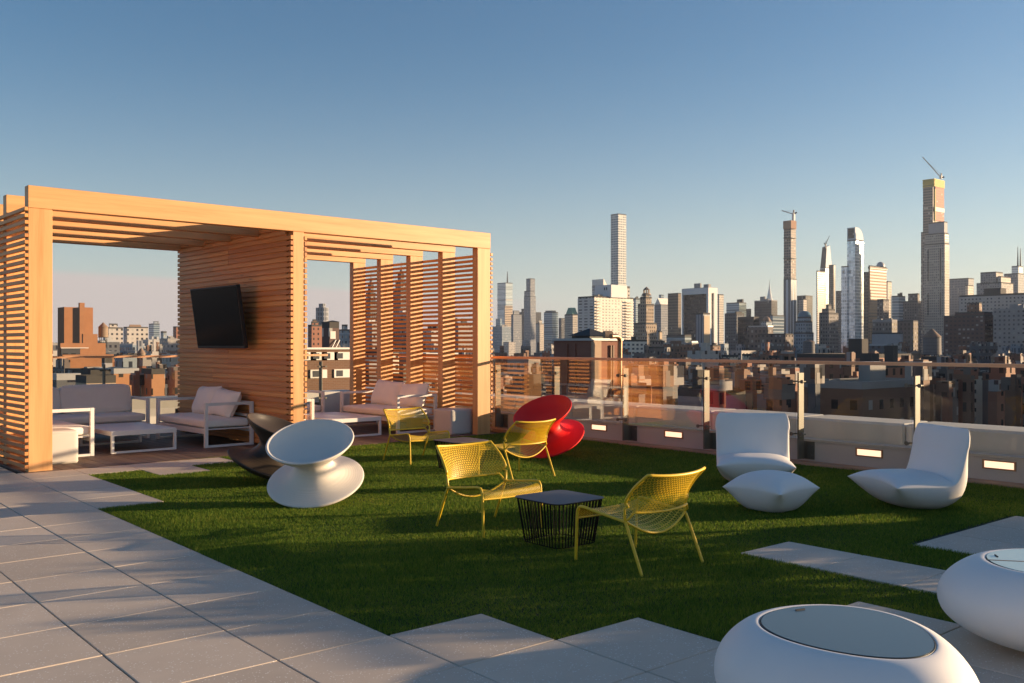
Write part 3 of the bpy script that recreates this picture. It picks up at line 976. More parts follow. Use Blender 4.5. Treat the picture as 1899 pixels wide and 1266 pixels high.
# ------------------------------------------------------------------ white pillow loungers
def pillow_seat(name, parent, W, centre, top_t, bot_t, corner_r, n=30, nv=46, pinch=0.05, mat=None, loc=(0,0,0), rz=0, flat=True, cut_front=False):
    """pillow bent along a centre line in the y-z plane: sharp seam, slim upper half, deep lower half"""
    path = bez(centre, 10)
    L = len(path)-1
    m = MB()
    for side in (1, -1):
        V, F = [], []
        for j in range(nv+1):
            v = j/nv
            vv = 0.5-0.5*math.cos(math.pi*v)          # denser at both ends
            p = lerp_path(path, vv)
            q0, q1 = lerp_path(path, max(0, vv-0.01)), lerp_path(path, min(1, vv+0.01))
            tg = (q1-q0).normalized()
            nrm = Vector((0, -tg.z, tg.y))
            for i in range(n+1):
                u = -math.cos(math.pi*i/n)
                halfw = W/2*(1-pinch*(1-(2*vv-1)**2)) if pinch else W/2
                # rounded far corners (and near ones for the ottoman)
                du = max(0.0, vv-(1-corner_r))/corner_r if corner_r else 0.0
                if du > 0: halfw = W/2 - corner_r*0.85*W*0.5*(1-math.sqrt(max(0.0, 1-du*du)))
                prof = max(0.0, (1-abs(u)**3.0))**0.55 * max(0.0, (1-abs(2*vv-1)**(3.6)))**0.55
                tt_ = (abs(u)**3+abs(2*vv-1)**4)**(1/3)
                prof = prof
                # pulled edges: seam rises at the middle of the front edge
                lift = 0.028*(1-u*u)*max(0.0, 1-vv*7)
                edge_in = 0.035*(1-u*u)*max(0.0, 1-vv*9)
                th = top_t(vv) if side > 0 else bot_t(vv)
                c = p + nrm*(side*th*prof) + Vector((0, edge_in, lift))
                V.append((u*halfw, c.y, c.z))
        for j in range(nv):
            for i in range(n):
                f = (j*(n+1)+i, j*(n+1)+i+1, (j+1)*(n+1)+i+1, (j+1)*(n+1)+i)
                F.append(f if side > 0 else f[::-1])
        if flat:
            V = [(x, y, max(z, 0.0)) for x, y, z in V]
        m.add(V, F, 0, smooth=True)
    o = m.build(name, mat or POLYW, parent, loc, rz)
    return o
def lounger(label, loc, rz):
    r = thing('pillow_lounge_chair', label, 'lounge chair', loc, rz, 'white pillow lounge chairs')
    centre = [(0, 0.0, 0.235), (0, 0.20, 0.232), (0, 0.42, 0.226), (0, 0.56, 0.236), (0, 0.635, 0.30), (0, 0.68, 0.44), (0, 0.715, 0.60), (0, 0.74, 0.742)]
    tt = lambda v: 0.085*(1-v)+0.045 if v < 0.45 else 0.05
    def bt(v):
        if v < 0.5: return 0.245
        k = min(1.0, (v-0.5)/0.3); return 0.245*(1-k)+0.085*k
    pillow_seat('moulded_seat', r, 0.80, centre, tt, bt, 0.16, pinch=0.03)
    return r
lg = lounger('white pillow lounge chair facing us behind the ottoman, a patch of sun on its back', (8.18, 5.81, 0), math.atan2(0.625, 0.775) - math.pi/2)
dup(lg, (8.10, 4.50, 0), math.atan2(-0.476, 0.88) - math.pi/2, 'white pillow lounge chair turned to the left, rightmost of the pair')
ot = thing('pillow_ottoman', 'white pillow ottoman with sharp corners in front of the left lounge chair', 'ottoman', (7.35, 5.06, 0), 0)
def ottoman():
    m = MB(); n = 40; S = 0.31
    for side in (1, -1):
        V, F = [], []
        for j in range(n+1):
            for i in range(n+1):
                u, v = -math.cos(math.pi*i/n), -math.cos(math.pi*j/n)
                pu, pv = 1-0.055*(1-v*v)*1, 1-0.055*(1-u*u)*1
                tt = (abs(u)**3+abs(v)**3)**(1/3)
                wq = 0.92 if side > 0 else 0.82
                k = wq*max(0.0, (1-abs(u)**2.8)*(1-abs(v)**2.8))**0.58 + (1-wq)*max(0.0, 1-tt**2.6)**0.75
                lift = 0.022*((1-u*u)*abs(v)**6 + (1-v*v)*abs(u)**6)*0.6
                z = 0.195 + lift + (0.15 if side > 0 else -0.235)*k
                V.append((u*S*(0.975+0.025*abs(v)**2), v*S*(0.975+0.025*abs(u)**2), max(0.0, z)))
        for j in range(n):
            for i in range(n):
                f = (j*(n+1)+i, j*(n+1)+i+1, (j+1)*(n+1)+i+1, (j+1)*(n+1)+i)
                F.append(f if side > 0 else f[::-1])
        m.add(V, F, 0, smooth=True)
    return m.build('moulded_cushion', POLYW, ot)
ottoman()

# ------------------------------------------------------------------ egg-shaped tables in the foreground
def egg(a, b, k, n=96):
    """egg outline: long axis y, blunt towards +y"""
    P = []
    for i in range(n):
        t = 2*math.pi*i/n
        y = math.sin(t); x = math.cos(t)*(1+k*y)
        P.append((a*x, b*y))
    return P
def egg_table(label, loc, rz, a, b, k, glassmat, kind):
    r = thing('egg_table', label, 'table', loc, rz)
    O = egg(a, b, k); n = len(O)
    prof = [(0.0, 0.0), (0.40, 0.0), (0.56, 0.018), (0.72, 0.048), (0.86, 0.090), (0.95, 0.135), (0.99, 0.180), (1.0, 0.222), (0.988, 0.268), (0.95, 0.312), (0.89, 0.352), (0.82, 0.384), (0.755, 0.405), (0.70, 0.415), (0.665, 0.4165), (0.655, 0.412), (0.652, 0.398)]
    pr = bez([Vector((s, 0, z)) for s, z in prof[1:]], 3)
    m = MB()
    V = [(0, 0, 0)]
    for p in pr:
        V += [(x*p.x, y*p.x, p.z) for x, y in O]
    F = [(0, 1+(i+1) % n, 1+i) for i in range(n)]
    for q in range(len(pr)-1):
        for i in range(n):
            j = (i+1) % n
            F.append((1+q*n+i, 1+q*n+j, 1+(q+1)*n+j, 1+(q+1)*n+i))
    m.add(V, F, 0, smooth=True)
    m.build('moulded_body', POLYW, r)
    gs = 0.640 if kind == 'plate' else 0.645
    if kind == 'plate':
        m = MB(); m.prism([(x*gs, y*gs) for x, y in O], 0.404, 0.4185); g = bevel_mod(m.build('glass_plate', glassmat, r), 0.003)
    else:
        # two glass lids meeting along a metal strip
        P = [(x*gs, y*gs) for x, y in O]
        for s in (1, -1):
            Q = [p for p in P if p[0]*s >= -1e-6]
            Q.sort(key=lambda p: math.atan2(p[1], p[0]*s))
            Q = [(p[0]+s*0.008, p[1]) for p in Q]
            if s < 0: Q = Q[::-1]
            m = MB(); m.prism(Q, 0.404, 0.4185); m.build('glass_lid', glassmat, r)
        m = MB(); m.box(-0.007, 0.007, -b*gs*0.97, b*gs*0.99, 0.402, 0.4195); m.build('divider_strip', COPPER, r)
    m = MB()
    y0 = b*gs*0.86
    x0 = 0.0 if kind == 'plate' else 0.10
    m.tube([(x0-0.022, y0, 0.4195), (x0+0.022, y0, 0.4195)], 0.0045, 6); m.build('finger_slot', BLACKP, r)
    m = MB()
    ring = [(x*0.646, y*0.646, 0.4135) for x, y in O]
    m.tube(ring, 0.0045, 6, closed=True); m.build('gasket', BLACKP, r)
    return r
egg_table('white egg-shaped table with a grey-blue glass plate in the right foreground', (3.28, 1.91, 0), math.radians(-18), 0.45, 0.515, 0.17, GLASST, 'plate')
egg_table('white egg-shaped cooler table with two pale glass lids cut by the right edge', (5.14, 1.74, 0), math.radians(38), 0.50, 0.66, 0.13, GLASSC, 'lids')
# ------------------------------------------------------------------ the city
GZ = -62.0
m = MB(); m.box(-5000, 5000, -5000, 5000, GZ-1, GZ)
m.build('ground', plain('street_ground', (0.06,0.058,0.055), 0.9, scale=0.01))['kind'] = 'structure'

ROOF = plain('tar_roof', (0.07,0.065,0.06), 0.9, var=0.35, scale=0.2)
ROOFL = plain('pale_roof', (0.30,0.29,0.28), 0.85, var=0.3, scale=0.2)
TANKW = wood('tank_staves', 'Z', base=(0.30,0.22,0.15), dark=(0.16,0.11,0.08), rough=0.8)
TANKG = wood('grey_tank_staves', 'Z', base=(0.20,0.19,0.19), dark=(0.10,0.10,0.10), rough=0.8)
CONE = plain('tank_cone', (0.24,0.16,0.11), 0.75, var=0.2)
IRON = plain('black_iron', (0.02,0.02,0.022), 0.6)
COPG = plain('green_copper', (0.13,0.30,0.22), 0.7, var=0.2, scale=0.3)
CRANE = plain('crane_steel', (0.55,0.52,0.48), 0.6)
WHITEP = plain('white_render', (0.74,0.69,0.62), 0.75, var=0.08, scale=0.2)
SPIRE = plain('polished_spire', (0.62,0.60,0.56), 0.35, metal=0.3)
DUCT = plain('grey_roof_duct', (0.40,0.40,0.40), 0.5, metal=0.2)

FM = {}
def F(key):
    if key not in FM: FM[key] = facade('facade_'+key, *FS[key][0], **FS[key][1])
    return FM[key]
FS = {
 'blue_glass': (((0.30,0.36,0.40), (0.16,0.22,0.28)), dict(du=60, dv=4, wu=1.0, wv=0.72, groughness=0.1, metal=0.35, lit=0.06)),
 'pale_glass': (((0.50,0.55,0.58), (0.36,0.42,0.46)), dict(du=50, dv=4.2, wu=1.0, wv=0.80, groughness=0.12, metal=0.5, lit=0.05)),
 'white_glass': (((0.62,0.66,0.70), (0.55,0.62,0.68)), dict(du=3.0, dv=4.5, wu=0.9, wv=0.86, groughness=0.10, metal=0.65, lit=0.02)),
 'dark_glass': (((0.045,0.048,0.055), (0.02,0.022,0.026)), dict(du=1.8, dv=3.9, wu=0.6, wv=0.7, groughness=0.12, lit=0.03)),
 'black_slab': (((0.032,0.030,0.032), (0.015,0.016,0.02)), dict(du=2.2, dv=4, wu=0.7, wv=0.65, groughness=0.1, lit=0.02)),
 'bronze': (((0.20,0.145,0.10), (0.07,0.05,0.035)), dict(du=1.9, dv=4, wu=0.55, wv=0.6, groughness=0.15, lit=0.03)),
 'brown_lit': (((0.30,0.185,0.105), (0.19,0.115,0.065)), dict(du=60, dv=3.9, wu=1.0, wv=0.5, groughness=0.55, lit=0.05)),
 'park_grid': (((0.60,0.58,0.54), (0.10,0.14,0.18)), dict(du=4.7, dv=4.7, wu=0.62, wv=0.62, groughness=0.08, metal=0.3, lit=0.05)),
 'grey_slab': (((0.27,0.28,0.30), (0.08,0.09,0.11)), dict(du=2.2, dv=3.8, wu=0.45, wv=0.7, lit=0.06)),
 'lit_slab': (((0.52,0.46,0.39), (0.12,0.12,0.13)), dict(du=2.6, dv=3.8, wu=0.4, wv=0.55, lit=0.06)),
 'stone': (((0.40,0.36,0.31), (0.06,0.06,0.07)), dict(du=2.7, dv=3.6, wu=0.42, wv=0.52, lit=0.12, band=0.05)),
 'dark_stone': (((0.17,0.155,0.145), (0.03,0.03,0.035)), dict(du=2.6, dv=3.5, wu=0.42, wv=0.5, lit=0.10, band=0.06)),
 'blue_stone': (((0.24,0.29,0.33), (0.05,0.06,0.08)), dict(du=2.6, dv=3.5, wu=0.42, wv=0.5, lit=0.16, band=0.06)),
 'gothic': (((0.30,0.225,0.16), (0.05,0.04,0.035)), dict(du=2.8, dv=3.4, wu=0.4, wv=0.5, lit=0.18, band=0.08)),
 'white_flats': (((0.70,0.64,0.55), (0.07,0.07,0.08)), dict(du=3.0, dv=1.95, wu=0.52, wv=0.46, lit=0.05, groughness=0.3)),
 'white_sides': (((0.58,0.56,0.53), (0.14,0.13,0.13)), dict(du=5.2, dv=1.95, wu=0.6, wv=0.45, lit=0.3, groughness=0.3)),
 'cream': (((0.66,0.56,0.41), (0.09,0.08,0.07)), dict(du=2.2, dv=2.3, wu=0.32, wv=0.42, lit=0.15)),
 'brick_red': (((0.30,0.125,0.075), (0.05,0.045,0.045)), dict(du=2.5, dv=2.5, wu=0.34, wv=0.46, lit=0.16)),
 'brick_brown': (((0.21,0.115,0.075), (0.04,0.04,0.04)), dict(du=2.5, dv=2.5, wu=0.36, wv=0.46, lit=0.2)),
 'brick_dark': (((0.115,0.065,0.055), (0.05,0.05,0.055)), dict(du=3.0, dv=2.9, wu=0.52, wv=0.42, lit=0.34)),
 'brick_orange': (((0.42,0.205,0.095), (0.05,0.045,0.04)), dict(du=2.6, dv=2.6, wu=0.3, wv=0.42, lit=0.15)),
 'grey_flats': (((0.34,0.31,0.29), (0.07,0.07,0.08)), dict(du=3.0, dv=2.9, wu=0.42, wv=0.45, lit=0.22)),
 'pale_flats': (((0.47,0.43,0.39), (0.06,0.06,0.07)), dict(du=3.2, dv=3.0, wu=0.44, wv=0.45, lit=0.2)),
 'dark_low': (((0.10,0.105,0.115), (0.03,0.03,0.04)), dict(du=3.0, dv=3.2, wu=0.45, wv=0.5, lit=0.12)),
 'brown_low': (((0.16,0.13,0.115), (0.03,0.03,0.035)), dict(du=3.0, dv=3.2, wu=0.42, wv=0.5, lit=0.15)),
 'raw_tower': (((0.30,0.24,0.19), (0.05,0.05,0.06)), dict(du=3.4, dv=4.3, wu=0.62, wv=0.62, lit=0.10, groughness=0.6)),
 'raw_red': (((0.52,0.12,0.06), (0.16,0.05,0.035)), dict(du=4.0, dv=4.3, wu=0.6, wv=0.5, lit=0.05, groughness=0.7)),
 'stripe_glass': (((0.50,0.54,0.58), (0.045,0.06,0.08)), dict(du=8.5, dv=500, wu=0.5, wv=1.0, groughness=0.15, lit=0.0)),
 'pier_stripe': (((0.28,0.29,0.33), (0.07,0.08,0.11)), dict(du=3.0, dv=500, wu=0.5, wv=1.0, groughness=0.3, lit=0.0)),
 'brown_stripe': (((0.50,0.42,0.36), (0.09,0.05,0.045)), dict(du=500, dv=4.2, wu=1.0, wv=0.45, groughness=0.2, lit=0.0)),
 'window_strip': (((0.56,0.45,0.34), (0.10,0.075,0.06)), dict(du=500, dv=4.4, wu=1.0, wv=0.5, groughness=0.15, lit=0.0)),
 'plain_tan': (((0.47,0.36,0.24), (0.3,0.25,0.2)), dict(du=500, dv=500, wu=0.0, wv=0.0, lit=0.0)),
 'plain_white': (((0.70,0.68,0.66), (0.3,0.3,0.3)), dict(du=500, dv=500, wu=0.0, wv=0.0, lit=0.0)),
 'plain_grey': (((0.34,0.33,0.34), (0.3,0.3,0.3)), dict(du=500, dv=500, wu=0.0, wv=0.0, lit=0.0)),
}
def w_right(X, Y, xr):
    r = (xr-CX)/FPX; return Y*(CP+r*SP)/(SP-r*CP) - X
def d_left(X, Y, xl):
    r = (xl-CX)/FPX; return X*(SP-r*CP)/(CP+r*SP) - Y
def tier(xl, xm, xr, D):
    """footprint of a block whose near edge stands in column xm at distance D and whose two seen walls end in columns xl and xr"""
    X, Y = at(xm, D)
    return X, X+max(1.0, w_right(X, Y, xr)), Y, Y+max(1.0, d_left(X, Y, xl))
def far(D):
    return 1.8*D if D < 300 else (540+0.52*(D-300) if D < 800 else D)
def building(name, label, cat, D, tiers, mat, roof=None, group=None, bulk=True, dark=False):
    """tiers: (xl, xm, xr, ytop[, mat[, ybottom[, D]]]); first one gives the base point"""
    D = far(D)
    tiers = [tr if len(tr) < 7 else (*tr[:6], far(tr[6])) for tr in tiers]
    b0 = tier(*tiers[0][:3], tiers[0][6] if len(tiers[0]) > 6 else D)
    ox, oy = (b0[0]+b0[1])/2, (b0[2]+b0[3])/2
    r = thing(name, label, cat, (ox, oy, GZ), 0, group)
    zlow = GZ
    for k, tr in enumerate(tiers):
        xl, xm, xr, yt = tr[:4]
        mt = tr[4] if len(tr) > 4 and tr[4] else mat
        dd = tr[6] if len(tr) > 6 else D
        x0, x1, y0, y1 = tier(xl, xm, xr, dd)
        if k and len(tr) <= 6:
            i_ = 0.3*k; x0, y0 = max(x0, b0[0]+i_), max(y0, b0[2]+i_); x1, y1 = max(x0+1, min(x1, b0[1]-i_)), max(y0+1, min(y1, b0[3]-i_))
        zt = zat(yt, dd)
        zb = zat(tr[5], dd) if len(tr) > 5 and tr[5] else GZ
        e = 0.0
        mm = MB(); mm.box(x0-ox-e, x1-ox+e, y0-oy-e, y1-oy+e, zb-GZ, zt-GZ, 0, 1, u0=R.uniform(0, 3))
        mm.build('wall', [F(mt), roof or ROOF], r)
        # roof edge and plant
        p = MB(); pw = min(0.5, (x1-x0)*0.05); h = 0.9 if dd < 700 else 1.6
        for (a, b, c, d_) in ((x0, x1, y0, y0+pw), (x0, x1, y1-pw, y1), (x0, x0+pw, y0+pw, y1-pw), (x1-pw, x1, y0+pw, y1-pw)):
            p.box(a-ox, b-ox, c-oy, d_-oy, zt-GZ+0.01, zt-GZ+h, 0)
        if bulk and k == 0 and (x1-x0) > 6 and (y1-y0) > 6:
            for q in range(R.choice((1, 2, 2, 3))):
                bw, bd, bh = R.uniform(0.12, 0.3)*(x1-x0), R.uniform(0.12, 0.3)*(y1-y0), R.uniform(0.8, 1.6)*(3.0 if dd < 700 else 5.0)*min(1.0, (x1-x0)/14)
                bx, by = R.uniform(x0+1, x1-bw-1), R.uniform(y0+1, y1-bd-1)
                p.box(bx-ox, bx+bw-ox, by-oy, by+bd-oy, zt-GZ+0.02, zt-GZ+bh, 0)
        p.build('roof_plant', R.choice((ROOF, DUCT, ROOFL)) if bulk and not dark else ROOF, r)
    r['_o'] = 0
    del r['_o']
    return r
def part_at(parent, name, mbuild, mat):
    """mesh given in world coordinates, stored relative to its parent"""
    lx, ly, lz = parent.location
    mbuild.v = [(x-lx, y-ly, z-lz) for x, y, z in mbuild.v]
    return mbuild.build(name, mat, parent)
def poly_tower(name, label, cat, D, x, halfpx, yt, n, mat, rot=0.0, yb=None):
    X, Y = at(x, D+halfpx*D/FPX)
    rr = halfpx*D/FPX
    r = thing(name, label, cat, (X, Y, GZ))
    mm = MB(); P = [(rr*math.cos(2*math.pi*k/n+rot), rr*math.sin(2*math.pi*k/n+rot)) for k in range(n)]
    mm.prism(P, (zat(yb, D)-GZ) if yb else 0, zat(yt, D)-GZ, 0, 1)
    mm.build('wall', [F(mat), ROOF], r)
    return r
def rings(X, Y, r, n=14): return [(X+r*math.cos(2*math.pi*k/n), Y+r*math.sin(2*math.pi*k/n)) for k in range(n)]

# ---- far skyline, left to right beyond the rail
b = building('glass_tower', 'pale glass tower with a needle mast, leftmost skyscraper right of the pergola', 'skyscraper', 2600,
  [(922.4, 937.8, 950.6, 524.7, 'pale_glass')], 'pale_glass', bulk=False)
X, Y = at(941, 2630); mm = MB(); mm.tube([(X, Y, zat(526, 2630)), (X, Y, zat(515, 2630)), (X, Y, zat(503, 2630))], [2.2, 1.6, 0.6], 6); part_at(b, 'mast', mm, IRON)
building('striped_tower', 'brown and white striped block in front of the pale glass tower with the mast', 'office tower', 2350, [(935.6, 936.4, 950.7, 568)], 'window_strip', bulk=False)
building('office_block', 'low dark blue block at the foot of the pale glass tower', 'office tower', 2100, [(913, 931, 948, 606), (914, 922, 931, 592, 'blue_glass')], 'blue_stone')
building('office_tower', 'slate blue ribbed tower left of the tall stepped slab', 'office tower', 2000, [(948, 952, 967.5, 584), (951, 954, 964, 577)], 'grey_slab', bulk=False)
building('office_block', 'black slab behind the slate blue ribbed tower', 'office tower', 2700, [(961, 975, 1003.6, 579), (962, 967, 972, 573)], 'black_slab', bulk=False)
b = building('slab_tower', 'tall slender stepped grey tower whose upper right face is sunlit', 'skyscraper', 2300,
  [(971.6, 983.7, 993.7, 550), (971.6, 983, 990, 540), (975.5, 983.7, 992.6, 517, 'grey_slab')], 'grey_slab', bulk=False)
building('office_block', 'small cream block catching the sun beside the stepped grey tower', 'office tower', 1900, [(994, 997, 1010, 601), (999, 1000.5, 1007, 594, 'lit_slab')], 'lit_slab', bulk=False)
b = building('office_tower', 'dark blue tower with a curved glinting top, left of the green mansard roof', 'office tower', 1700, [(1008.6, 1024, 1035, 580), (1010, 1022, 1031, 577)], 'blue_glass', bulk=False)
building('office_block', 'narrow navy block left of the green mansard roof', 'office tower', 1900, [(1036, 1041, 1048, 591)], 'dark_low', bulk=False)
b = building('hotel_tower', 'pale stone hotel with a steep green copper roof', 'hotel', 1500, [(1047, 1062, 1073, 584)], 'stone', bulk=False)
x0, x1, y0, y1 = tier(1048.5, 1062, 1072, 1500)
zz0, zz1 = zat(584, 1500), zat(570, 1500); iw, il = (x1-x0)*0.22, (y1-y0)*0.22
mm = MB(); mm.frustum([(x0,y0),(x1,y0),(x1,y1),(x0,y1)], zz0+0.2, [(x0+iw,y0+il),(x1-iw,y0+il),(x1-iw,y1-il),(x0+iw,y1-il)], zz1); part_at(b, 'copper_roof', mm, COPG)
# the white block of flats with its balconies
DW = 450
b = building('apartment_tower', 'big white block of flats with stacked corner balconies in full sun', 'apartment tower', DW,
  [(1072, 1102.3, 1174, 551, 'white_flats')], 'white_flats', ROOFL, bulk=False)
DW = far(DW)
x0, x1, y0, y1 = tier(1072, 1102.3, 1174, DW)
mm = MB(); mm.box(x0-0.35, x0-0.02, y0+0.4, y1, GZ, zat(552, DW), 0); part_at(b, 'side_wall', mm, F('white_sides'))
for k in range(16):
    z = zat(556, DW) - 1.95*k - 0.8
    for (a, c) in ((0.5, 5.6), (x1-x0-8.2, x1-x0-1.0)):
        mm = MB(); mm.box(x0+a, x0+c, y0-1.5, y0-0.02, z-0.16, z); mm.box(x0+a, x0+c, y0-1.5, y0-1.42, z, z+0.75); part_at(b, 'balcony', mm, WHITEP)
pX0, pX1, pY0, pY1 = tier(1103, 1133.5, 1163, DW+8)
mm = MB(); mm.box(pX0, pX1, pY0, pY1, zat(551, DW+8), zat(527.5, DW+8)); part_at(b, 'penthouse', mm, F('plain_white'))
for xx in (1121, 1125):
    X, Y = at(xx, DW+7); Xp = pX0-0.1
    mm = MB(); mm.box(pX0-0.12, pX0-0.02, Xp/at(xx,1)[0]*at(xx,1)[1]-0.4, Xp/at(xx,1)[0]*at(xx,1)[1]+0.4, zat(537, DW+8), zat(532, DW+8)); part_at(b, 'window', mm, IRON)
X, Y = at(1110, DW+6); mm = MB(); mm.box(X, X+4, Y, Y+5, zat(551, DW), zat(545, DW)); part_at(b, 'roof_hut', mm, F('plain_tan'))
building('apartment_block', 'pale block with a grey-panelled top peeping out right of the white penthouse', 'apartment tower', 620, [(1152, 1155, 1168, 534)], 'pale_flats', bulk=False)
# slanted wedge top
b = building('wedge_tower', 'blue and white tower with a slanting wedge top behind the white flats', 'skyscraper', 1550, [(1098, 1119, 1126.5, 530)], 'blue_glass', bulk=False)
x0, x1, y0, y1 = tier(1098, 1119, 1126.5, 1550)
mm = MB(); V = [(x0,y0,zat(530,1550)+.3),(x1,y0,zat(530,1550)+.3),(x1,y1,zat(530,1550)+.3),(x0,y1,zat(530,1550)+.3),(x0,y0,zat(517,1550)),(x0,y1,zat(517,1550)),(x0+(x1-x0)*.15,y0,zat(517,1550)),(x0+(x1-x0)*.15,y1,zat(517,1550))]
mm.add(V, [(0,1,6,4),(1,2,7,6),(2,3,5,7),(3,0,4,5),(4,6,7,5)]); part_at(b, 'wedge_roof', mm, WHITEP)
building('pencil_tower', 'very tall slim square tower gridded with windows', 'skyscraper', 1800, [(1132.6, 1146.5, 1161.4, 397)], 'park_grid', bulk=False)
building('office_block', 'pale blue glass block between the white flats and the brown crowned tower', 'office tower', 1900, [(1174, 1179, 1187, 554)], 'blue_glass')
# brown crowned tower
b = building('crowned_tower', 'brown stepped tower topped by a lantern crown', 'apartment tower', 900,
  [(1175.5, 1198, 1218, 601), (1183, 1200, 1214, 566), (1187, 1199.5, 1210, 553), (1191, 1199.3, 1206.5, 548)], 'gothic', bulk=False)
X, Y = at(1198.8, 925)
mm = MB()
mm.frustum(rings(X, Y, 5.2, 8), zat(548, 925), rings(X, Y, 3.4, 8), zat(543, 925))
for k in range(8):
    a = 2*math.pi*k/8; mm.box(X+2.7*math.cos(a)-.35, X+2.7*math.cos(a)+.35, Y+2.7*math.sin(a)-.35, Y+2.7*math.sin(a)+.35, zat(543, 925), zat(537, 925))
mm.frustum(rings(X, Y, 3.5, 8), zat(537, 925), rings(X, Y, 0.3, 8), zat(531.5, 925)); part_at(b, 'lantern', mm, F('gothic'))
for (xx, yy, h) in ((1186, 566, 4), (1211, 566, 4), (1190, 553, 3), (1207, 553, 3)):
    X, Y = at(xx, 915); mm = MB(); mm.frustum(rings(X, Y, 1.5, 6), zat(yy, 915), rings(X, Y, 0.2, 6), zat(yy-4, 915)); part_at(b, 'pinnacle', mm, F('gothic'))
b = building('gabled_tower', 'blue-grey office tower with a sloped white top behind the brown slab', 'office tower', 1500, [(1213.5, 1226, 1246, 566, 'grey_slab')], 'grey_slab', bulk=False)
x0, x1, y0, y1 = tier(1213.5, 1226, 1246, 1500)
mm = MB(); yc = (y0+y1)/2; V = [(x0,y0,zat(566,1500)+.2),(x1,y0,zat(566,1500)+.2),(x1,y1,zat(566,1500)+.2),(x0,y1,zat(566,1500)+.2),(x0,yc,zat(552,1500)),(x1,yc,zat(552,1500))]
mm.add(V, [(0,1,5,4),(2,3,4,5),(3,0,4),(1,2,5)]); part_at(b, 'sloped_roof', mm, WHITEP)
x0, x1, y0, y1 = tier(1222, 1226, 1231, 1530); mm = MB(); mm.box(x0, x1, y0, y1, zat(560, 1530), zat(546, 1530)); part_at(b, 'roof_box', mm, F('blue_glass'))
building('bronze_slab', 'plain bronze-brown slab left of the black and white office block', 'office tower', 1300, [(1238.5, 1257.7, 1263.3, 545)], 'bronze', bulk=False)
b = building('framed_tower', 'broad black office slab framed in white stone', 'office tower', 1100, [(1266.5, 1313, 1329, 535, 'black_slab')], 'black_slab', bulk=True)
x0, x1, y0, y1 = tier(1265, 1312.6, 1329, 1096)
mm = MB(); mm.box(x0-0.6, x0+1, y0, y1, zat(544.5, 1096), zat(533, 1096)); mm.box(x0-0.6, x0+1, y0, y0+1.6, GZ, zat(544.5, 1096)); mm.box(x0-0.6, x0+1, y1-1.6, y1, GZ, zat(544.5, 1096)); part_at(b, 'stone_frame', mm, F('plain_white'))
ww = x1-x0
mm = MB(); mm.box(x0-0.5, x0+ww*0.33, y0-1.2, y0+1, GZ, zat(533, 1096)); mm.box(x0+ww*0.62, x1, y0-1.2, y0+1, GZ, zat(533, 1096)); mm.box(x0+ww*0.33, x0+ww*0.62, y0-1.19, y0+1, zat(543, 1096), zat(533, 1096)); part_at(b, 'stone_frame', mm, F('plain_white'))
building('office_tower', 'peach-lit slender tower just right of the black and white office block', 'office tower', 1500, [(1328, 1333.5, 1342, 547)], 'lit_slab', bulk=False)
b = building('fluted_tower', 'grey fluted tower with one cream sunlit face before the black slab', 'office tower', 800, [(1290.5, 1304.3, 1317, 583)], 'pier_stripe', bulk=False)
x0, x1, y0, y1 = tier(1290.5, 1304.3, 1317, 800); mm = MB(); mm.box(x0+0.4, x0+(x1-x0)*0.88, y0-0.5, y0-0.03, GZ, zat(585, 800)); part_at(b, 'sunlit_tint_panel', mm, F('plain_tan'))  # tan panel over the wall, sunlight put into its colour
building('office_tower', 'flat-topped dark glass block left of the stainless spire', 'office tower', 1600, [(1347, 1370.7, 1384, 562)], 'blue_glass')
building('office_block', 'small dark block right of the flat-topped dark glass block', 'office tower', 1700, [(1383, 1389, 1393, 574)], 'dark_glass', bulk=False)
building('office_block', 'dark block with a cream rooftop box below the flat-topped dark glass block', 'office tower', 1000, [(1344, 1366, 1380, 583), (1362, 1365, 1376, 580, 'lit_slab')], 'dark_low', bulk=False)
building('office_block', 'nearly black block left of the spire, in the lower skyline', 'office tower', 900, [(1368, 1398, 1408, 590)], 'black_slab', bulk=False)
# needle spire tower far behind
b = building('spire_tower', 'far tower with a gleaming tapering needle spire', 'skyscraper', 2400, [(1420, 1427, 1434, 566)], 'grey_slab', bulk=False)
X, Y = at(1427, 2420); mm = MB()
prof = [(566, 9.5), (558, 8.3), (551, 6.2), (545, 4.6), (539, 3.2), (533, 1.7), (526, 0.9), (519, 0.25)]
for (ya, ra), (yb_, rb) in zip(prof[:-1], prof[1:]): mm.frustum(rings(X, Y, ra, 8), zat(ya, 2420)+0.05, rings(X, Y, rb, 8), zat(yb_, 2420))
part_at(b, 'spire', mm, SPIRE)
building('office_block', 'dark brown box standing before the needle spire', 'office tower', 1400, [(1399, 1430.7, 1441.6, 558)], 'dark_glass')
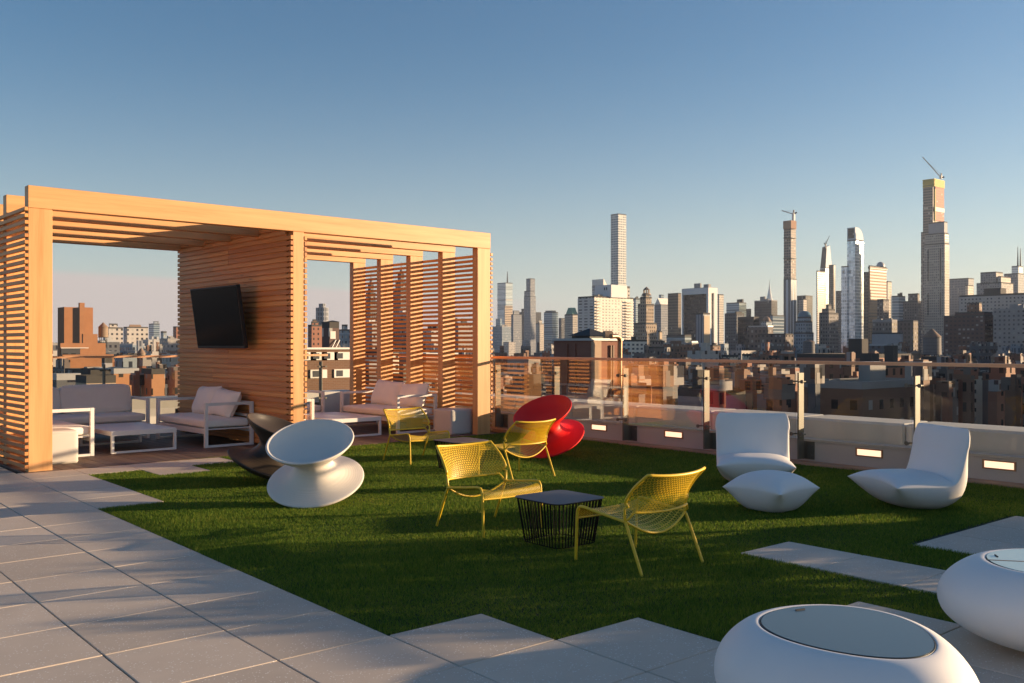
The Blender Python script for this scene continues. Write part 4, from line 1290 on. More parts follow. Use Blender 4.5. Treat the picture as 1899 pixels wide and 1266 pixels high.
# tower under construction with crane
DT = 1500
b = building('construction_tower', 'extremely thin unfinished tower of bare concrete floors, crane on top', 'skyscraper', DT,
  [(1453, 1467, 1477.3, 518, 'stripe_glass'), (1453.2, 1467, 1476.4, 423, 'raw_tower', 520)], 'raw_tower', bulk=False)
x0, x1, y0, y1 = tier(1452.3, 1467, 1477, DT-6); mm = MB(); mm.box(x0, x1, y0, y1, zat(424, DT), zat(409, DT)); part_at(b, 'cocoon_netting', mm, plain('orange_netting', (0.33,0.19,0.12), 0.9, var=0.3, scale=0.3))
for yy in (440, 478): 
    mm = MB(); mm.box(x0-0.5, x1+0.5, y0-0.5, y1, zat(yy+1.2, DT), zat(yy, DT)); part_at(b, 'floor_band', mm, IRON)
def crane(name, label, x, D, yb, ym, jib, back, mat=CRANE, wd=1.0):
    """mast from yb to ym in column x, jib tip and counter-jib tip given as (column, row)"""
    X, Y = at(x, D)
    r = thing(name, label, 'tower crane', (X, Y, zat(yb, D)))
    def P(c, y):
        a, b_ = at(c, D); return (a, b_, zat(y, D))
    mm = MB(); mm.bar(P(x, yb), P(x, ym), 2.2*wd, 2.2*wd); part_at(r, 'mast', mm, mat)
    mm = MB(); mm.bar(P(x, ym+3), P(*jib), 0.6*wd, 0.8*wd); mm.bar(P(x, ym-3), P((x*1+jib[0]*2)/3, (ym+jib[1]*2)/3), 0.35, 0.35); part_at(r, 'jib', mm, CRANE if wd > 1.5 else IRON)
    mm = MB(); mm.bar(P(x, ym+3), P(*back), 1.2*wd, 1.4*wd); mm.bar(P(x, ym+3), P(x+0.8, ym-5), 1.0*wd, 1.0*wd); part_at(r, 'counterweight_arm', mm, IRON)
    return r
crane('tower_crane', 'white crane with a level jib on the thin unfinished tower', 1471.6, DT+10, 409, 394, (1449.5, 390), (1477.5, 393.5), WHITEP, 1.7)
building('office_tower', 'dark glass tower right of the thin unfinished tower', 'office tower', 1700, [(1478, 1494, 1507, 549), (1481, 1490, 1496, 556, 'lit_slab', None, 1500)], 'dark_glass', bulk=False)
b = building('domed_tower', 'blue-grey stepped tower with a rounded blue cap', 'hotel', 900, [(1472, 1494, 1509, 619), (1475, 1494, 1507, 598), (1478, 1494, 1505, 590)], 'blue_stone', bulk=False)
X, Y = at(1492, 915); mm = MB(); R0 = 12.5*915/FPX
mm.lathe([(R0, 0), (R0*0.97, R0*0.45), (R0*0.8, R0*0.85), (R0*0.5, R0*1.1), (0.01, R0*1.2)], 12, c=(X, Y, zat(591, 915))); part_at(b, 'cap_roof', mm, plain('blue_roof_glass', (0.07,0.15,0.20), 0.3))
building('office_block', 'royal blue ribbon-windowed block left of the thin unfinished tower', 'office tower', 1200, [(1428, 1433, 1454, 586)], 'blue_glass', bulk=False)
b = building('domed_block', 'low building with a brown domed roof below the needle spire', 'apartment block', 1100, [(1411, 1421, 1432, 596)], 'blue_stone', bulk=False)
X, Y = at(1421.5, 1105); mm = MB(); mm.lathe([(4.8, 0), (4.5, 2.4), (3.3, 4.6), (1.5, 5.9), (0.01, 6.3)], 16, c=(X, Y, zat(596, 1105))); part_at(b, 'dome', mm, CONE)
# slanted tower trio
b = building('slanted_tower', 'slender tower of slanting dark and white planes with a small crane', 'skyscraper', 1900, [(1521, 1531, 1543, 497, 'white_glass')], 'white_glass', bulk=False)
x0, x1, y0, y1 = tier(1521, 1531, 1543, 1900); zA, zB = zat(497, 1900)+.3, zat(457, 1900)
mm = MB(); V = [(x0,y0,zA),(x1,y0,zA),(x1,y1,zA),(x0,y1,zA),(x0+(x1-x0)*.32,y0+2,zB),(x0+(x1-x0)*.80,y0+2,zB+4),(x0+(x1-x0)*.80,y0+12,zB+4),(x0+(x1-x0)*.32,y0+12,zB)]
mm.add(V, [(0,1,5,4),(1,2,6,5),(2,3,7,6),(4,5,6,7)], 0); mm.add([V[3], V[0], V[4], V[7]], [(0,1,2,3)], 1); part_at(b, 'slanted_crown', mm, [F('white_glass'), F('dark_glass')])
mm = MB(); mm.box(x0-1.2, x0-0.05, y0, y1, GZ, zA-2); part_at(b, 'dark_side', mm, F('bronze'))
crane('tower_crane', 'small luffing crane above the slanting tower', 1531, 1905, 460, 452, (1538, 437), (1528, 450), IRON, 1.0)
building('striped_tower', 'thin brown and cream striped tower left of the slanting tower', 'office tower', 1850, [(1514, 1516, 1530, 503)], 'brown_stripe', bulk=False)
building('bronze_slab', 'thin bronze slab against the right side of the slanting tower', 'office tower', 1800, [(1537, 1546, 1549, 492)], 'bronze', bulk=False)
b = building('stone_tower', 'grey stone tower with a stepped gabled crown below the slanting tower', 'apartment tower', 900, [(1519, 1537, 1555, 582), (1524, 1537, 1549, 575), (1531, 1537, 1543, 567)], 'dark_stone', bulk=False)
building('office_block', 'thin brown block between the slanting tower and the white glass tower', 'office tower', 1500, [(1550, 1556, 1562, 541)], 'dark_stone', bulk=False)
# white glass tower with a bevelled top
DO = 1300
b = building('white_glass_tower', 'gleaming white tower with a rounded slanting top', 'skyscraper', DO, [(1571, 1586, 1601.5, 446, 'white_glass'), (1560, 1571, 1573, 495, 'white_glass', None, DO+6)], 'white_glass', bulk=False)
x0, x1, y0, y1 = tier(1571, 1586, 1601.5, DO)
mm = MB(); zA, zB = zat(446, DO)+0.2, zat(421, DO)
P0 = [(x0,zA),(x1,zA),(x1-(x1-x0)*.03,zA+(zB-zA)*.3),(x1-(x1-x0)*.14,zA+(zB-zA)*.62),(x1-(x1-x0)*.36,zA+(zB-zA)*.88),(x1-(x1-x0)*.62,zB),(x0,zB)]
n = len(P0); V = [(x, y0, z) for x, z in P0] + [(x, y1, z) for x, z in P0]
mm.add(V, [tuple(range(n)), tuple(range(2*n-1, n-1, -1))] + [((i+1) % n, i, n+i, n+(i+1) % n) for i in range(n)]); part_at(b, 'curved_crown', mm, F('white_glass'))
mm = MB(); mm.box(x0-0.4, x0-0.05, y0+(y1-y0)*.12, y1-(y1-y0)*.12, zat(441, DO), zat(422.5, DO)); part_at(b, 'dark_louvre', mm, F('dark_glass'))
# brown tower with a dome
DB = 1200
b = building('brown_tower', 'sunlit brown office tower with a small grey dome on its roof', 'office tower', DB, [(1610.5, 1613.4, 1644, 494), (1601.5, 1609.5, 1611.3, 506, 'bronze', None, DB+5)], 'brown_lit', bulk=False)
X, Y = at(1633, DB+22); mm = MB(); mm.lathe([(5.4, 0), (5.0, 2.6), (3.6, 5.0), (1.6, 6.4), (0.01, 6.7)], 16, c=(X, Y, zat(492, DB))); part_at(b, 'dome', mm, DUCT)
x0, x1, y0, y1 = tier(1610, 1613, 1645, DB); mm = MB(); mm.box(x0-0.6, x1+0.6, y0-0.6, y1, zat(497.5, DB), zat(494.5, DB)); part_at(b, 'cornice', mm, F('bronze'))
building('office_tower', 'pale block peeping out right of the brown domed tower', 'office tower', 1350, [(1641, 1646, 1653.5, 523)], 'lit_slab', bulk=False)
building('office_block', 'dark and tan block at the right foot of the brown domed tower', 'office tower', 950, [(1627, 1638, 1648.5, 557)], 'brown_low', bulk=False)
building('office_tower', 'grey glass block with a cream right face, right of the brown domed tower', 'office tower', 1300, [(1654, 1667, 1679, 550)], 'blue_glass')
building('apartment_tower', 'plain brown stepped block left of the two tallest right-hand towers', 'apartment tower', 1100, [(1675, 1702, 1708, 560), (1684, 1703, 1706.5, 546)], 'brown_low', bulk=False)
# tallest tower under construction, and the limestone tower before it
DC = 1500
b = building('construction_tower', 'tallest tower of all, unfinished with red upper floors and yellow hoists', 'skyscraper', DC,
  [(1708, 1730, 1752, 430, 'raw_tower'), (1711.5, 1731, 1750, 344, 'raw_tower', 431)], 'raw_tower', bulk=False)
x0, x1, y0, y1 = tier(1711.5, 1731, 1750, DC)
mm = MB(); mm.box(x0+(x1-x0)*.15, x1-0.2, y0-0.8, y0-0.04, zat(408, DC), zat(344, DC)); part_at(b, 'red_formwork', mm, F('raw_red'))
mm = MB(); mm.box(x0+(x1-x0)*.05, x1, y0-1.4, y0-0.85, zat(391, DC), zat(383, DC)); part_at(b, 'white_netting', mm, WHITEP)
YHO = plain('yellow_formwork', (0.62,0.47,0.08), 0.7, var=0.3, scale=0.3)
mm = MB()
for k in range(7):
    mm.box(x0-1.0+R.uniform(0,2), x1+1.5-R.uniform(0,2), y0-1.8, y1+0.5, zat(345-k*2.1, DC), zat(345-k*2.1-1.5, DC))
part_at(b, 'climbing_formwork', mm, YHO)
mm = MB(); mm.bar((x0+1, y0-2.2, zat(470, DC)), (x0+1, y0-2.2, zat(350, DC)), 1.2, 1.2); part_at(b, 'hoist_mast', mm, YHO)
crane('tower_crane', 'big luffing crane leaning left from the tallest unfinished tower', 1745, DC+10, 331, 326, (1711, 291), (1751, 328), CRANE, 1.6)
b = building('limestone_tower', 'pale limestone tower standing in front of the tallest unfinished tower', 'skyscraper', 1300,
  [(1714, 1752, 1760.5, 452), (1716, 1752, 1759.5, 433), (1721, 1750, 1757, 412, 'plain_grey')], 'stone', bulk=False)
x0, x1, y0, y1 = tier(1714, 1752, 1760.5, 1300)
for f in (0.18, 0.78):
    for (ya, yb2) in ((460, 520), (542, 585)):
        mm = MB(); mm.box(x0-0.25, x0-0.04, y0+(y1-y0)*f, y0+(y1-y0)*f+1.6, zat(yb2, 1300), zat(ya, 1300)); part_at(b, 'window_bay', mm, F('dark_glass'))
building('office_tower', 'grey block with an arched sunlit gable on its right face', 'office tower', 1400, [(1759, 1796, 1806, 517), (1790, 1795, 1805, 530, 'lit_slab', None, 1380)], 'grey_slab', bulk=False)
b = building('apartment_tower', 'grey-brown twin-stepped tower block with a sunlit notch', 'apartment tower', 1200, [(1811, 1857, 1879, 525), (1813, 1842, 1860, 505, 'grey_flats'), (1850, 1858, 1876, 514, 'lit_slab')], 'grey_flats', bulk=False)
b = building('glass_tower', 'far glass tower with twin antenna masts at the right edge', 'skyscraper', 1700, [(1876, 1889, 1897, 494)], 'pale_glass', bulk=False)
for xx in (1887.5, 1892.3):
    X, Y = at(xx, 1720); mm = MB(); mm.tube([(X, Y, zat(495, 1720)), (X, Y, zat(476, 1720)), (X, Y, zat(457 if xx < 1890 else 460, 1720))], [1.6, 1.0, 0.4], 6); part_at(b, 'mast', mm, IRON)
building('office_block', 'grey block below the twin-masted glass tower', 'office tower', 1500, [(1862, 1888, 1899, 508)], 'grey_slab', bulk=False)
building('apartment_block', 'long pale block of flats with regular windows on the right skyline', 'apartment block', 800, [(1779, 1905, 1960, 546)], 'pale_flats')
b = building('apartment_tower', 'dark brown brick tower with lit windows and a stepped top', 'apartment tower', 500, [(1750, 1826, 1842, 586, 'brick_dark'), (1770, 1826, 1842, 580, 'brick_dark'), (1793, 1816, 1821, 563, 'brick_brown', None, 512)], 'brick_dark', bulk=False)
building('apartment_block', 'grey concrete-gridded block at the right edge in front of the pale flats', 'apartment block', 450, [(1842, 1925, 1960, 573)], 'grey_flats')

# ---- middle distance on the right
building('apartment_block', 'low dark block with dotted white windows below the brown domed tower', 'apartment block', 640, [(1618, 1654, 1664, 596)], 'dark_stone')
building('apartment_block', 'low block with one cream sunlit end left of the limestone tower', 'apartment block', 600, [(1664, 1694, 1702.5, 596)], 'brown_low', bulk=False)
building('low_building', 'blank beige rooftop wall below the dotted dark block', 'building', 300, [(1617, 1670, 1674, 619)], 'plain_grey', bulk=False)
building('low_building', 'taupe apartment block before the blue domed tower, its end wall cream in the sun', 'apartment block', 420, [(1388, 1424, 1434, 606)], 'brown_low')
building('low_building', 'taupe block whose narrow cream end wall stands right of the sunlit one', 'apartment block', 330, [(1405, 1457, 1471.5, 621)], 'brown_low', bulk=False)
building('low_building', 'blue glass-roofed low block beyond the green roof', 'building', 700, [(1236, 1270, 1282, 624)], 'blue_glass', bulk=False)
b = building('low_building', 'white cubic house left of the green copper roof', 'building', 250, [(1151, 1168.5, 1200, 633)], 'white_flats', ROOFL, bulk=True)
building('low_building', 'low building with a mint green copper roof', 'building', 260, [(1199, 1213, 1232, 646)], 'brown_low', COPG, bulk=False)
building('apartment_block', 'grey block behind the green roof with a tan chimney', 'apartment block', 420, [(1208, 1224, 1233, 634), (1219, 1222, 1228, 616, 'plain_tan')], 'dark_stone', bulk=False)
b = building('apartment_block', 'dark red-brown block with pink gables in the middle distance', 'apartment block', 330, [(1230, 1283, 1296, 638), (1283, 1284, 1295.5, 635, 'brick_red')], 'brick_brown')
building('apartment_block', 'dark roofs with small tan huts right of the pink gables', 'apartment block', 360, [(1302, 1322, 1336, 642)], 'brick_brown')
building('low_building', 'low slate-blue roof with a tower house near the right water tanks', 'building', 240, [(1612, 1645, 1655, 641)], 'dark_low', DUCT)
for k, (xl, xm, xr, yt, D, mt, lab) in enumerate([
    (1338, 1352, 1369, 662, 210, 'cream', 'first narrow cream-lit apartment front behind the rail, left of its twin'),
    (1376, 1382, 1397, 660, 215, 'cream', 'second narrow cream-lit apartment front behind the rail, right of its twin'),
    (1400, 1441, 1458, 664, 190, 'brick_red', 'red brick block with a sunlit orange end, between the cream fronts and the unfinished tower'),
    (1300, 1331, 1353, 668, 200, 'brick_brown', 'dark brick apartment block left of the cream-lit fronts'),
    (1245, 1262, 1300, 667, 320, 'dark_low', 'dark office block with square windows just below the handrail'),
    (1160, 1190, 1250, 664, 330, 'dark_stone', 'dim office block seen through the third glass pane'),
    (1478, 1600, 1690, 664, 115, 'brick_red', 'broad red brick building with white windows behind the glass'),
    (1560, 1640, 1700, 682, 90, 'brick_red', 'lower red brick wing in front of the broad brick building'),
    (1710, 1742, 1760, 668, 120, 'brick_brown', 'dark brick building below the large water tank'),
    (1752, 1796, 1812, 676, 150, 'dark_low', 'dark flat-roofed building behind the rightmost glass pane'),
    (1800, 1826, 1871, 697, 130, 'cream', 'cream stone front with dark upright windows behind the right pane'),
    (1862, 1870, 1915, 690, 120, 'plain_tan', 'plain tan rooftop wall at the right edge behind the glass'),
    (1425, 1449, 1479, 718, 110, 'blue_stone', 'small blue-grey building with an arched roofline behind the left white lounger'),
    (915, 927.5, 989, 690, 160, 'white_flats', 'long low cream building with small windows behind the first glass pane'),
    (912, 940, 1012, 708, 120, 'brick_brown', 'low dark brick rooftop below the long cream building'),
    (1195, 1203, 1238, 714, 75, 'brick_orange', 'orange brick rooftop stair head behind the red spool chair'),
  ]):
    building('low_building', lab, 'building', D, [(xl, xm, xr, yt)], mt, ROOF, bulk=k not in (12, 13), dark=True)
# the near brick tower block
DN = 62
b = thing('brick_building', 'near red brick building with a sunlit pale pier and dark roof cap', 'brick building', (*at(1096, DN), GZ))
BR = brick('red_brickwork', (0.27,0.095,0.055), (0.21,0.07,0.045), (0.30,0.22,0.18))
x0, x1, y0, y1 = tier(1027, 1095.7, 1151, DN)
zt = zat(631.5, DN)
mm = MB(); mm.box(x0, x1, y0, y1, GZ, zt, 0, 1); part_at(b, 'wall', mm, [BR, ROOF])
TB = brick('tan_brickwork', (0.50,0.34,0.22), (0.44,0.29,0.18), (0.48,0.38,0.30))
mm = MB(); mm.box(x0+0.02, x0+(x1-x0)*.30, y0-0.14, y0-0.003, GZ, zt-0.02); part_at(b, 'pier', mm, TB)
mm = MB(); mm.box(x0-0.12, x1+0.1, y0-0.18, y1+0.1, zt+0.004, zt+0.16); part_at(b, 'coping', mm, DUCT)
for f in (0.62, 0.70):
    mm = MB(); mm.box(x0+(x1-x0)*f, x0+(x1-x0)*f+0.12, y0-0.12, y0-0.003, GZ, zt-0.3); part_at(b, 'downpipe', mm, CONE)
for f in (0.38, 0.60):
    mm = MB(); mm.box(x0-0.1, x0-0.003, y0+(y1-y0)*f, y0+(y1-y0)*f+0.35, GZ, zt-0.2); part_at(b, 'pilaster', mm, BR)
Xp, Yp = at(1094, DN+4)
mm = MB(); mm.box(Xp-0.9, Xp+0.9, Yp-0.9, Yp+0.9, zt+0.17, zt+0.35); mm.frustum([(Xp-1.1,Yp-1.1),(Xp+1.1,Yp-1.1),(Xp+1.1,Yp+1.1),(Xp-1.1,Yp+1.1)], zt+0.36, [(Xp-.06,Yp-.06),(Xp+.06,Yp-.06),(Xp+.06,Yp+.06),(Xp-.06,Yp+.06)], zat(609, DN+4)); part_at(b, 'roof_cap', mm, IRON)
Xf, Yf = at(1127, DN+2); mm = MB(); mm.tube([(Xf-.28, Yf+.1, zt+.42), (Xf+.28, Yf-.1, zt+.42)], 0.26, 14); part_at(b, 'roof_fan', mm, CONE)
a1, a2 = at(1133, DN-0.6), at(1149.5, DN+0.2)
mm = MB(); z = zt+0.28
mm.tube(bez([(*a1, z), ((a1[0]*.3+a2[0]*.7), (a1[1]*.3+a2[1]*.7), z), (*a2, z-0.25), (*a2, z-1.0), (*a2, zt-4.5)], 5), 0.16, 10); part_at(b, 'vent_pipe', mm, COPPER)

# ---- water tanks
def water_tank(label, x, D, ytop, ytank, ybot, halfpx, mat=TANKW, legs=True):
    D = far(D)
    X, Y = at(x, D); rr = halfpx*D/FPX
    r = thing('water_tank', label, 'water tank', (X, Y, zat(ybot, D)), 0, 'rooftop water tanks')
    h = zat(ytank, D)-zat(ybot, D)
    mm = MB(); mm.lathe([(rr, 0), (rr*0.97, h)], 24, smooth=False, closed_ends=True); mm.build('tank_body', mat, r)
    mm = MB(); mm.lathe([(rr*1.06, 0.0), (rr*0.1, zat(ytop, D)-zat(ytank, D)), (0.005, zat(ytop, D)-zat(ytank, D)+.05)], 24, c=(0, 0, h+0.01), smooth=False); mm.build('cone_roof', CONE, r)
    mm = MB()
    for k in range(5): mm.lathe([(rr*1.006, 0), (rr*1.006, 0.05)], 24, c=(0,0,h*(0.1+0.2*k)))
    mm.build('hoop', IRON, r)
    if legs:
        for k in range(4):
            a = math.pi/4+k*math.pi/2
            mm = MB(); mm.bar((rr*.8*math.cos(a), rr*.8*math.sin(a), -0.05), (rr*.85*math.cos(a), rr*.85*math.sin(a), -h*1.2), rr*.1, rr*.1); mm.build('leg', IRON, r)
        mm = MB()
        for k in range(4):
            a, a2 = math.pi/4+k*math.pi/2, math.pi/4+(k+1)*math.pi/2
            mm.bar((rr*.82*math.cos(a), rr*.82*math.sin(a), -h*.15), (rr*.84*math.cos(a2), rr*.84*math.sin(a2), -h*1.1), rr*.05, rr*.05)
            mm.bar((rr*.82*math.cos(a), rr*.82*math.sin(a), -h*1.1), (rr*.84*math.cos(a2), rr*.84*math.sin(a2), -h*.15), rr*.05, rr*.05)
        mm.lathe([(0.01, -0.1), (rr*1.12, -0.1), (rr*1.12, -0.02), (0.01, -0.02)], 16); mm.build('stand', IRON, r)
    return r
water_tank('large grey water tank with a copper cone, highest on the right', 1728.5, 150, 609.5, 625, 657, 16, TANKG)
water_tank('water tank with one sunlit side below the blue-capped tower', 1500, 220, 629, 634, 655, 11, TANKG)
water_tank('small tan water tank with a peaked cap just left of the large grey tank', 1697, 150, 649, 655, 671, 9.5, TANKW)
water_tank('small tan water tank low at the right edge beyond the dark brick tower', 1847, 160, 655, 661, 674, 8.5, TANKW)

# ---- seen through the left bay
DL = far(130)
OB = brick('orange_brickwork', (0.40,0.17,0.07), (0.34,0.14,0.06), (0.40,0.24,0.14))
b = thing('brick_building', 'stepped orange brick building with a tall windowless tower in the left bay', 'brick building', (*at(140, DL), GZ))
def ob(xl, xm, xr, yt, D, nm='wall'):
    x0, x1, y0, y1 = tier(xl, xm, xr, D); mm = MB(); mm.box(x0, x1, y0, y1, GZ, zat(yt, D), 0, 1); part_at(b, nm, mm, [OB, ROOF]); return x0, x1, y0, y1
ob(107, 119, 172.5, 569, DL+10, 'tower'); ob(134.5, 147.5, 172, 569.5, DL+2.5, 'tower'); ob(145.5, 147.8, 157, 561, DL, 'stair_tower')
ob(152, 154, 181, 619, DL-5, 'wing'); ox0, ox1, oy0, oy1 = ob(111, 112, 196, 636, DL-14, 'wing'); ob(112, 116, 211, 657.5, DL-25, 'wing')
mm = MB(); mm.box(ox0+0.1, ox0+(ox1-ox0)*.42, oy0-0.35, oy0-0.004, zat(657, DL-14), zat(646, DL-14)); part_at(b, 'ribbon_window', mm, F('dark_glass'))
mm = MB(); mm.box(ox0, ox0+(ox1-ox0)*.6, oy0-0.6, oy0-0.36, zat(645.6, DL-14), zat(644.3, DL-14)); part_at(b, 'canopy', mm, WHITEP)
water_tank('pale water tank beside the orange brick tower in the left bay', 191.5, 140, 598, 606.5, 625, 8.6, TANKW)
building('apartment_tower', 'cream block of flats with columns of dark windows in the left bay', 'apartment tower', 480, [(199.5, 201.5, 228, 609), (202, 204, 219, 602)], 'pale_flats', bulk=False)
b = building('apartment_tower', 'cream block of flats under a dark mansard roof in the left bay', 'apartment tower', 500, [(229, 236, 275, 608)], 'pale_flats', bulk=False)
x0, x1, y0, y1 = tier(237, 239, 264, far(503)); mm = MB(); mm.frustum([(x0,y0),(x1,y0),(x1,y1),(x0,y1)], zat(608, far(503)), [(x0+1,y0+1),(x1-1,y0+1),(x1-1,y1-1),(x0+1,y1-1)], zat(601.5, far(503))); part_at(b, 'mansard_roof', mm, CONE)
building('glass_tower', 'slender pale blue glass tower far off in the left bay', 'skyscraper', 1800, [(276, 285, 296, 601), (284, 286.5, 295, 597, 'white_glass')], 'blue_glass', bulk=False)
building('apartment_tower', 'orange-topped block of flats against the middle wall in the left bay', 'apartment tower', 600, [(321, 327, 342, 607)], 'brick_red', bulk=False)
building('apartment_block', 'small teal block between the blue glass tower and the orange-topped flats', 'apartment block', 900, [(298, 303, 309, 617)], 'blue_stone', bulk=False)
for (xl, xm, xr, yt, D, mt, lab) in [
    (94, 97, 107, 640, 200, 'dark_low', 'dark sliver of building between the left post and the orange brick building'),
    (150, 185, 222, 634, 330, 'dark_low', 'dark building behind the foot of the pale water tank in the left bay'),
    (222, 246, 268, 640, 260, 'blue_stone', 'blue-grey shaded building below the mansard-roofed flats'),
    (262, 275, 300, 632, 420, 'pale_flats', 'small pale buildings in the dip of the left-bay skyline'),
    (296, 311, 340, 630, 380, 'grey_flats', 'pinkish low block near the middle wall in the left bay'),
    (300, 317, 345, 662, 170, 'pale_flats', 'grey block with white sunlit end behind the far rail in the left bay'),
    (212, 228, 270, 663, 150, 'blue_stone', 'shadowed block behind the brown rail post in the left bay'),
    (165, 211, 258, 693, 88, 'brick_orange', 'bright orange brick house row behind the left-bay sofa'),
    (262, 281, 306, 694, 84, 'brick_orange', 'small bright orange brick house right of the brown rail post'),
    (120, 168, 205, 697, 78, 'brick_red', 'red brick house with white trims behind the left-bay sofa'),
    (96, 105, 150, 705, 70, 'dark_low', 'dark clutter of roofs at the left post'),
    (140, 160, 215, 711, 60, 'plain_tan', 'tan stone stair head behind the left-bay sofa cushions'),
  ]:
    building('low_building', lab, 'building', D, [(xl, xm, xr, yt)], mt, ROOF)
# hut with a pyramid roof
b = building('roof_hut', 'little grey rooftop hut with a pointed roof in the left bay', 'roof hut', 95, [(188.5, 194, 208.5, 673)], 'plain_grey', bulk=False)
x0, x1, y0, y1 = tier(188, 194, 209, far(95)); xc, yc = (x0+x1)/2, (y0+y1)/2
mm = MB(); mm.frustum([(x0-.1,y0-.1),(x1+.1,y0-.1),(x1+.1,y1+.1),(x0-.1,y1+.1)], zat(673, far(95))+.95, [(xc-.03,yc-.03),(xc+.03,yc-.03),(xc+.03,yc+.03),(xc-.03,yc+.03)], zat(667, far(95))+.3); part_at(b, 'pointed_roof', mm, IRON)
water_tank('tan water tank with a pointed cap behind the far rail of the left bay', 262, 130, 645, 655, 682, 7.5, TANKW)

# ---- seen through the right bay and the right slatted screen
b = poly_tower('round_tower', 'round blue-grey tower above the roofs in the right bay', 'apartment tower', 800, 597.5, 12, 570, 12, 'grey_slab', 0.2)
X, Y = at(597.5, 814); mm = MB(); mm.prism(rings(X, Y, 2.9), zat(570, 814), zat(563, 814)); part_at(b, 'crown', mm, F('grey_slab'))
b = building('brick_tower', 'pink brick building with a stepped gable in the right bay', 'apartment block', 260, [(571, 578, 597, 605), (578, 580, 593, 599), (582, 584, 590, 595)], 'brick_red', bulk=False)
b = building('tank_house', 'dark tank house with a pitched roof and outside stair in the right bay', 'roof house', 75, [(597, 611, 629, 608)], 'brick_dark', bulk=False)
x0, x1, y0, y1 = tier(609, 611, 629, far(75)); xc, yc = (x0+x1)/2, (y0+y1)/2
mm = MB(); mm.frustum([(x0-.12,y0-.1),(x1+.12,y0-.1),(x1+.12,y1+.1),(x0-.12,y1+.1)], zat(608, far(75))+.92, [(xc-.05,yc-.05),(xc+.05,yc-.05),(xc+.05,yc+.05),(xc-.05,yc+.05)], zat(600, far(75))+.5); part_at(b, 'pitched_roof', mm, IRON)
mm = MB(); mm.box(x0+.12, x0+(x1-x0)*.62, y0-.05, y0-.004, zat(628, far(75)), zat(614, far(75))); part_at(b, 'pale_panel', mm, WHITEP)
mm = MB(); mm.bar((x0+(x1-x0)*.1, y0-.4, zat(645, far(75))), (x0+(x1-x0)*.62, y0-.1, zat(630, far(75))), .1, .1); mm.bar((x0+(x1-x0)*.5, y0-.4, zat(645, far(75))), (x1, y0-.1, zat(630, far(75))), .1, .1); part_at(b, 'stair', mm, DUCT)
building('apartment_block', 'blue shaded block left of the slatted screen in the right bay', 'apartment block', 400, [(628, 636, 654, 613), (633, 636, 645, 604)], 'blue_stone', bulk=False)
# close brick building behind the rail
b = thing('brick_building', 'close brown brick building with white-framed windows behind the right bay', 'brick building', (*at(560, 42), GZ))
x0, x1, y0, y1 = tier(540, 545, 655, 42); zt = zat(648, 42)
BB = brick('brown_brickwork', (0.20,0.10,0.055), (0.16,0.08,0.045), (0.22,0.16,0.12))
mm = MB(); mm.box(x0, x1, y0, y1, GZ, zt, 0, 1); part_at(b, 'wall', mm, [BB, ROOF])
mm = MB(); mm.box(x0-.1, x1+.1, y0-.12, y1, zt+.004, zt+.09); part_at(b, 'coping', mm, WHITEP)
for (fx, ya, yb2) in ((0.22, 653, 668), (0.40, 653, 668), (0.585, 653, 668), (0.80, 653, 668), (0.80, 686, 702), (0.40, 686, 702)):
    xa = x0+(x1-x0)*fx
    mm = MB(); mm.box(xa-.42, xa+.42, y0-.06, y0-.004, zat(yb2, 42), zat(ya, 42)); f = part_at(b, 'window', mm, WHITEP)
    g = MB(); zc = (zat(yb2, 42)+zat(ya, 42))/2
    g.box(-.30+xa-b.location.x, .02+xa-b.location.x, y0-.075-b.location.y, y0-.062-b.location.y, zat(yb2, 42)+.06-GZ, zat(ya, 42)-.05-GZ); p = g.build('pane', F('dark_glass'), f)
# two gothic towers behind the slatted screen
for (x, D, w, yt, lab) in ((688, 1000, 13, 560, 'dark stepped twin-like tower with a needle, left one behind the right slatted screen'), (744, 980, 15, 540, 'dark stepped tower with a pointed top, right one behind the right slatted screen')):
    b = building('stepped_tower', lab, 'apartment tower', D, [(x-w, x-1, x+w, yt), (x-w*.72, x-.5, x+w*.7, yt-15), (x-w*.45, x, x+w*.45, yt-30)], 'dark_stone', bulk=False)
    X, Y = at(x, D+12); mm = MB(); mm.frustum(rings(X, Y, 3.2, 8), zat(yt-30, D), rings(X, Y, 1.2, 8), zat(yt-42, D)); mm.frustum(rings(X, Y, .7, 6), zat(yt-42, D), rings(X, Y, .15, 6), zat(yt-58, D)); part_at(b, 'needle', mm, F('dark_stone'))
for (xl, xm, xr, yt, D, mt, lab) in [
    (655, 690, 720, 600, 300, 'grey_flats', 'grey block behind the left part of the right slatted screen'),
    (715, 745, 770, 585, 420, 'dark_stone', 'dark block behind the middle of the right slatted screen'),
    (765, 800, 832, 613, 350, 'pale_flats', 'pale block behind the third gap of the right slatted screen'),
    (825, 850, 885, 600, 500, 'grey_flats', 'block with pale glints behind the right end of the slatted screen'),
    (660, 700, 745, 655, 110, 'cream', 'low cream building behind the screen over the right loveseat'),
    (740, 790, 850, 663, 100, 'brick_brown', 'low brown building behind the screen by the cube ottoman'),
  ]:
    building('low_building', lab, 'building', D, [(xl, xm, xr, yt)], mt, ROOF)

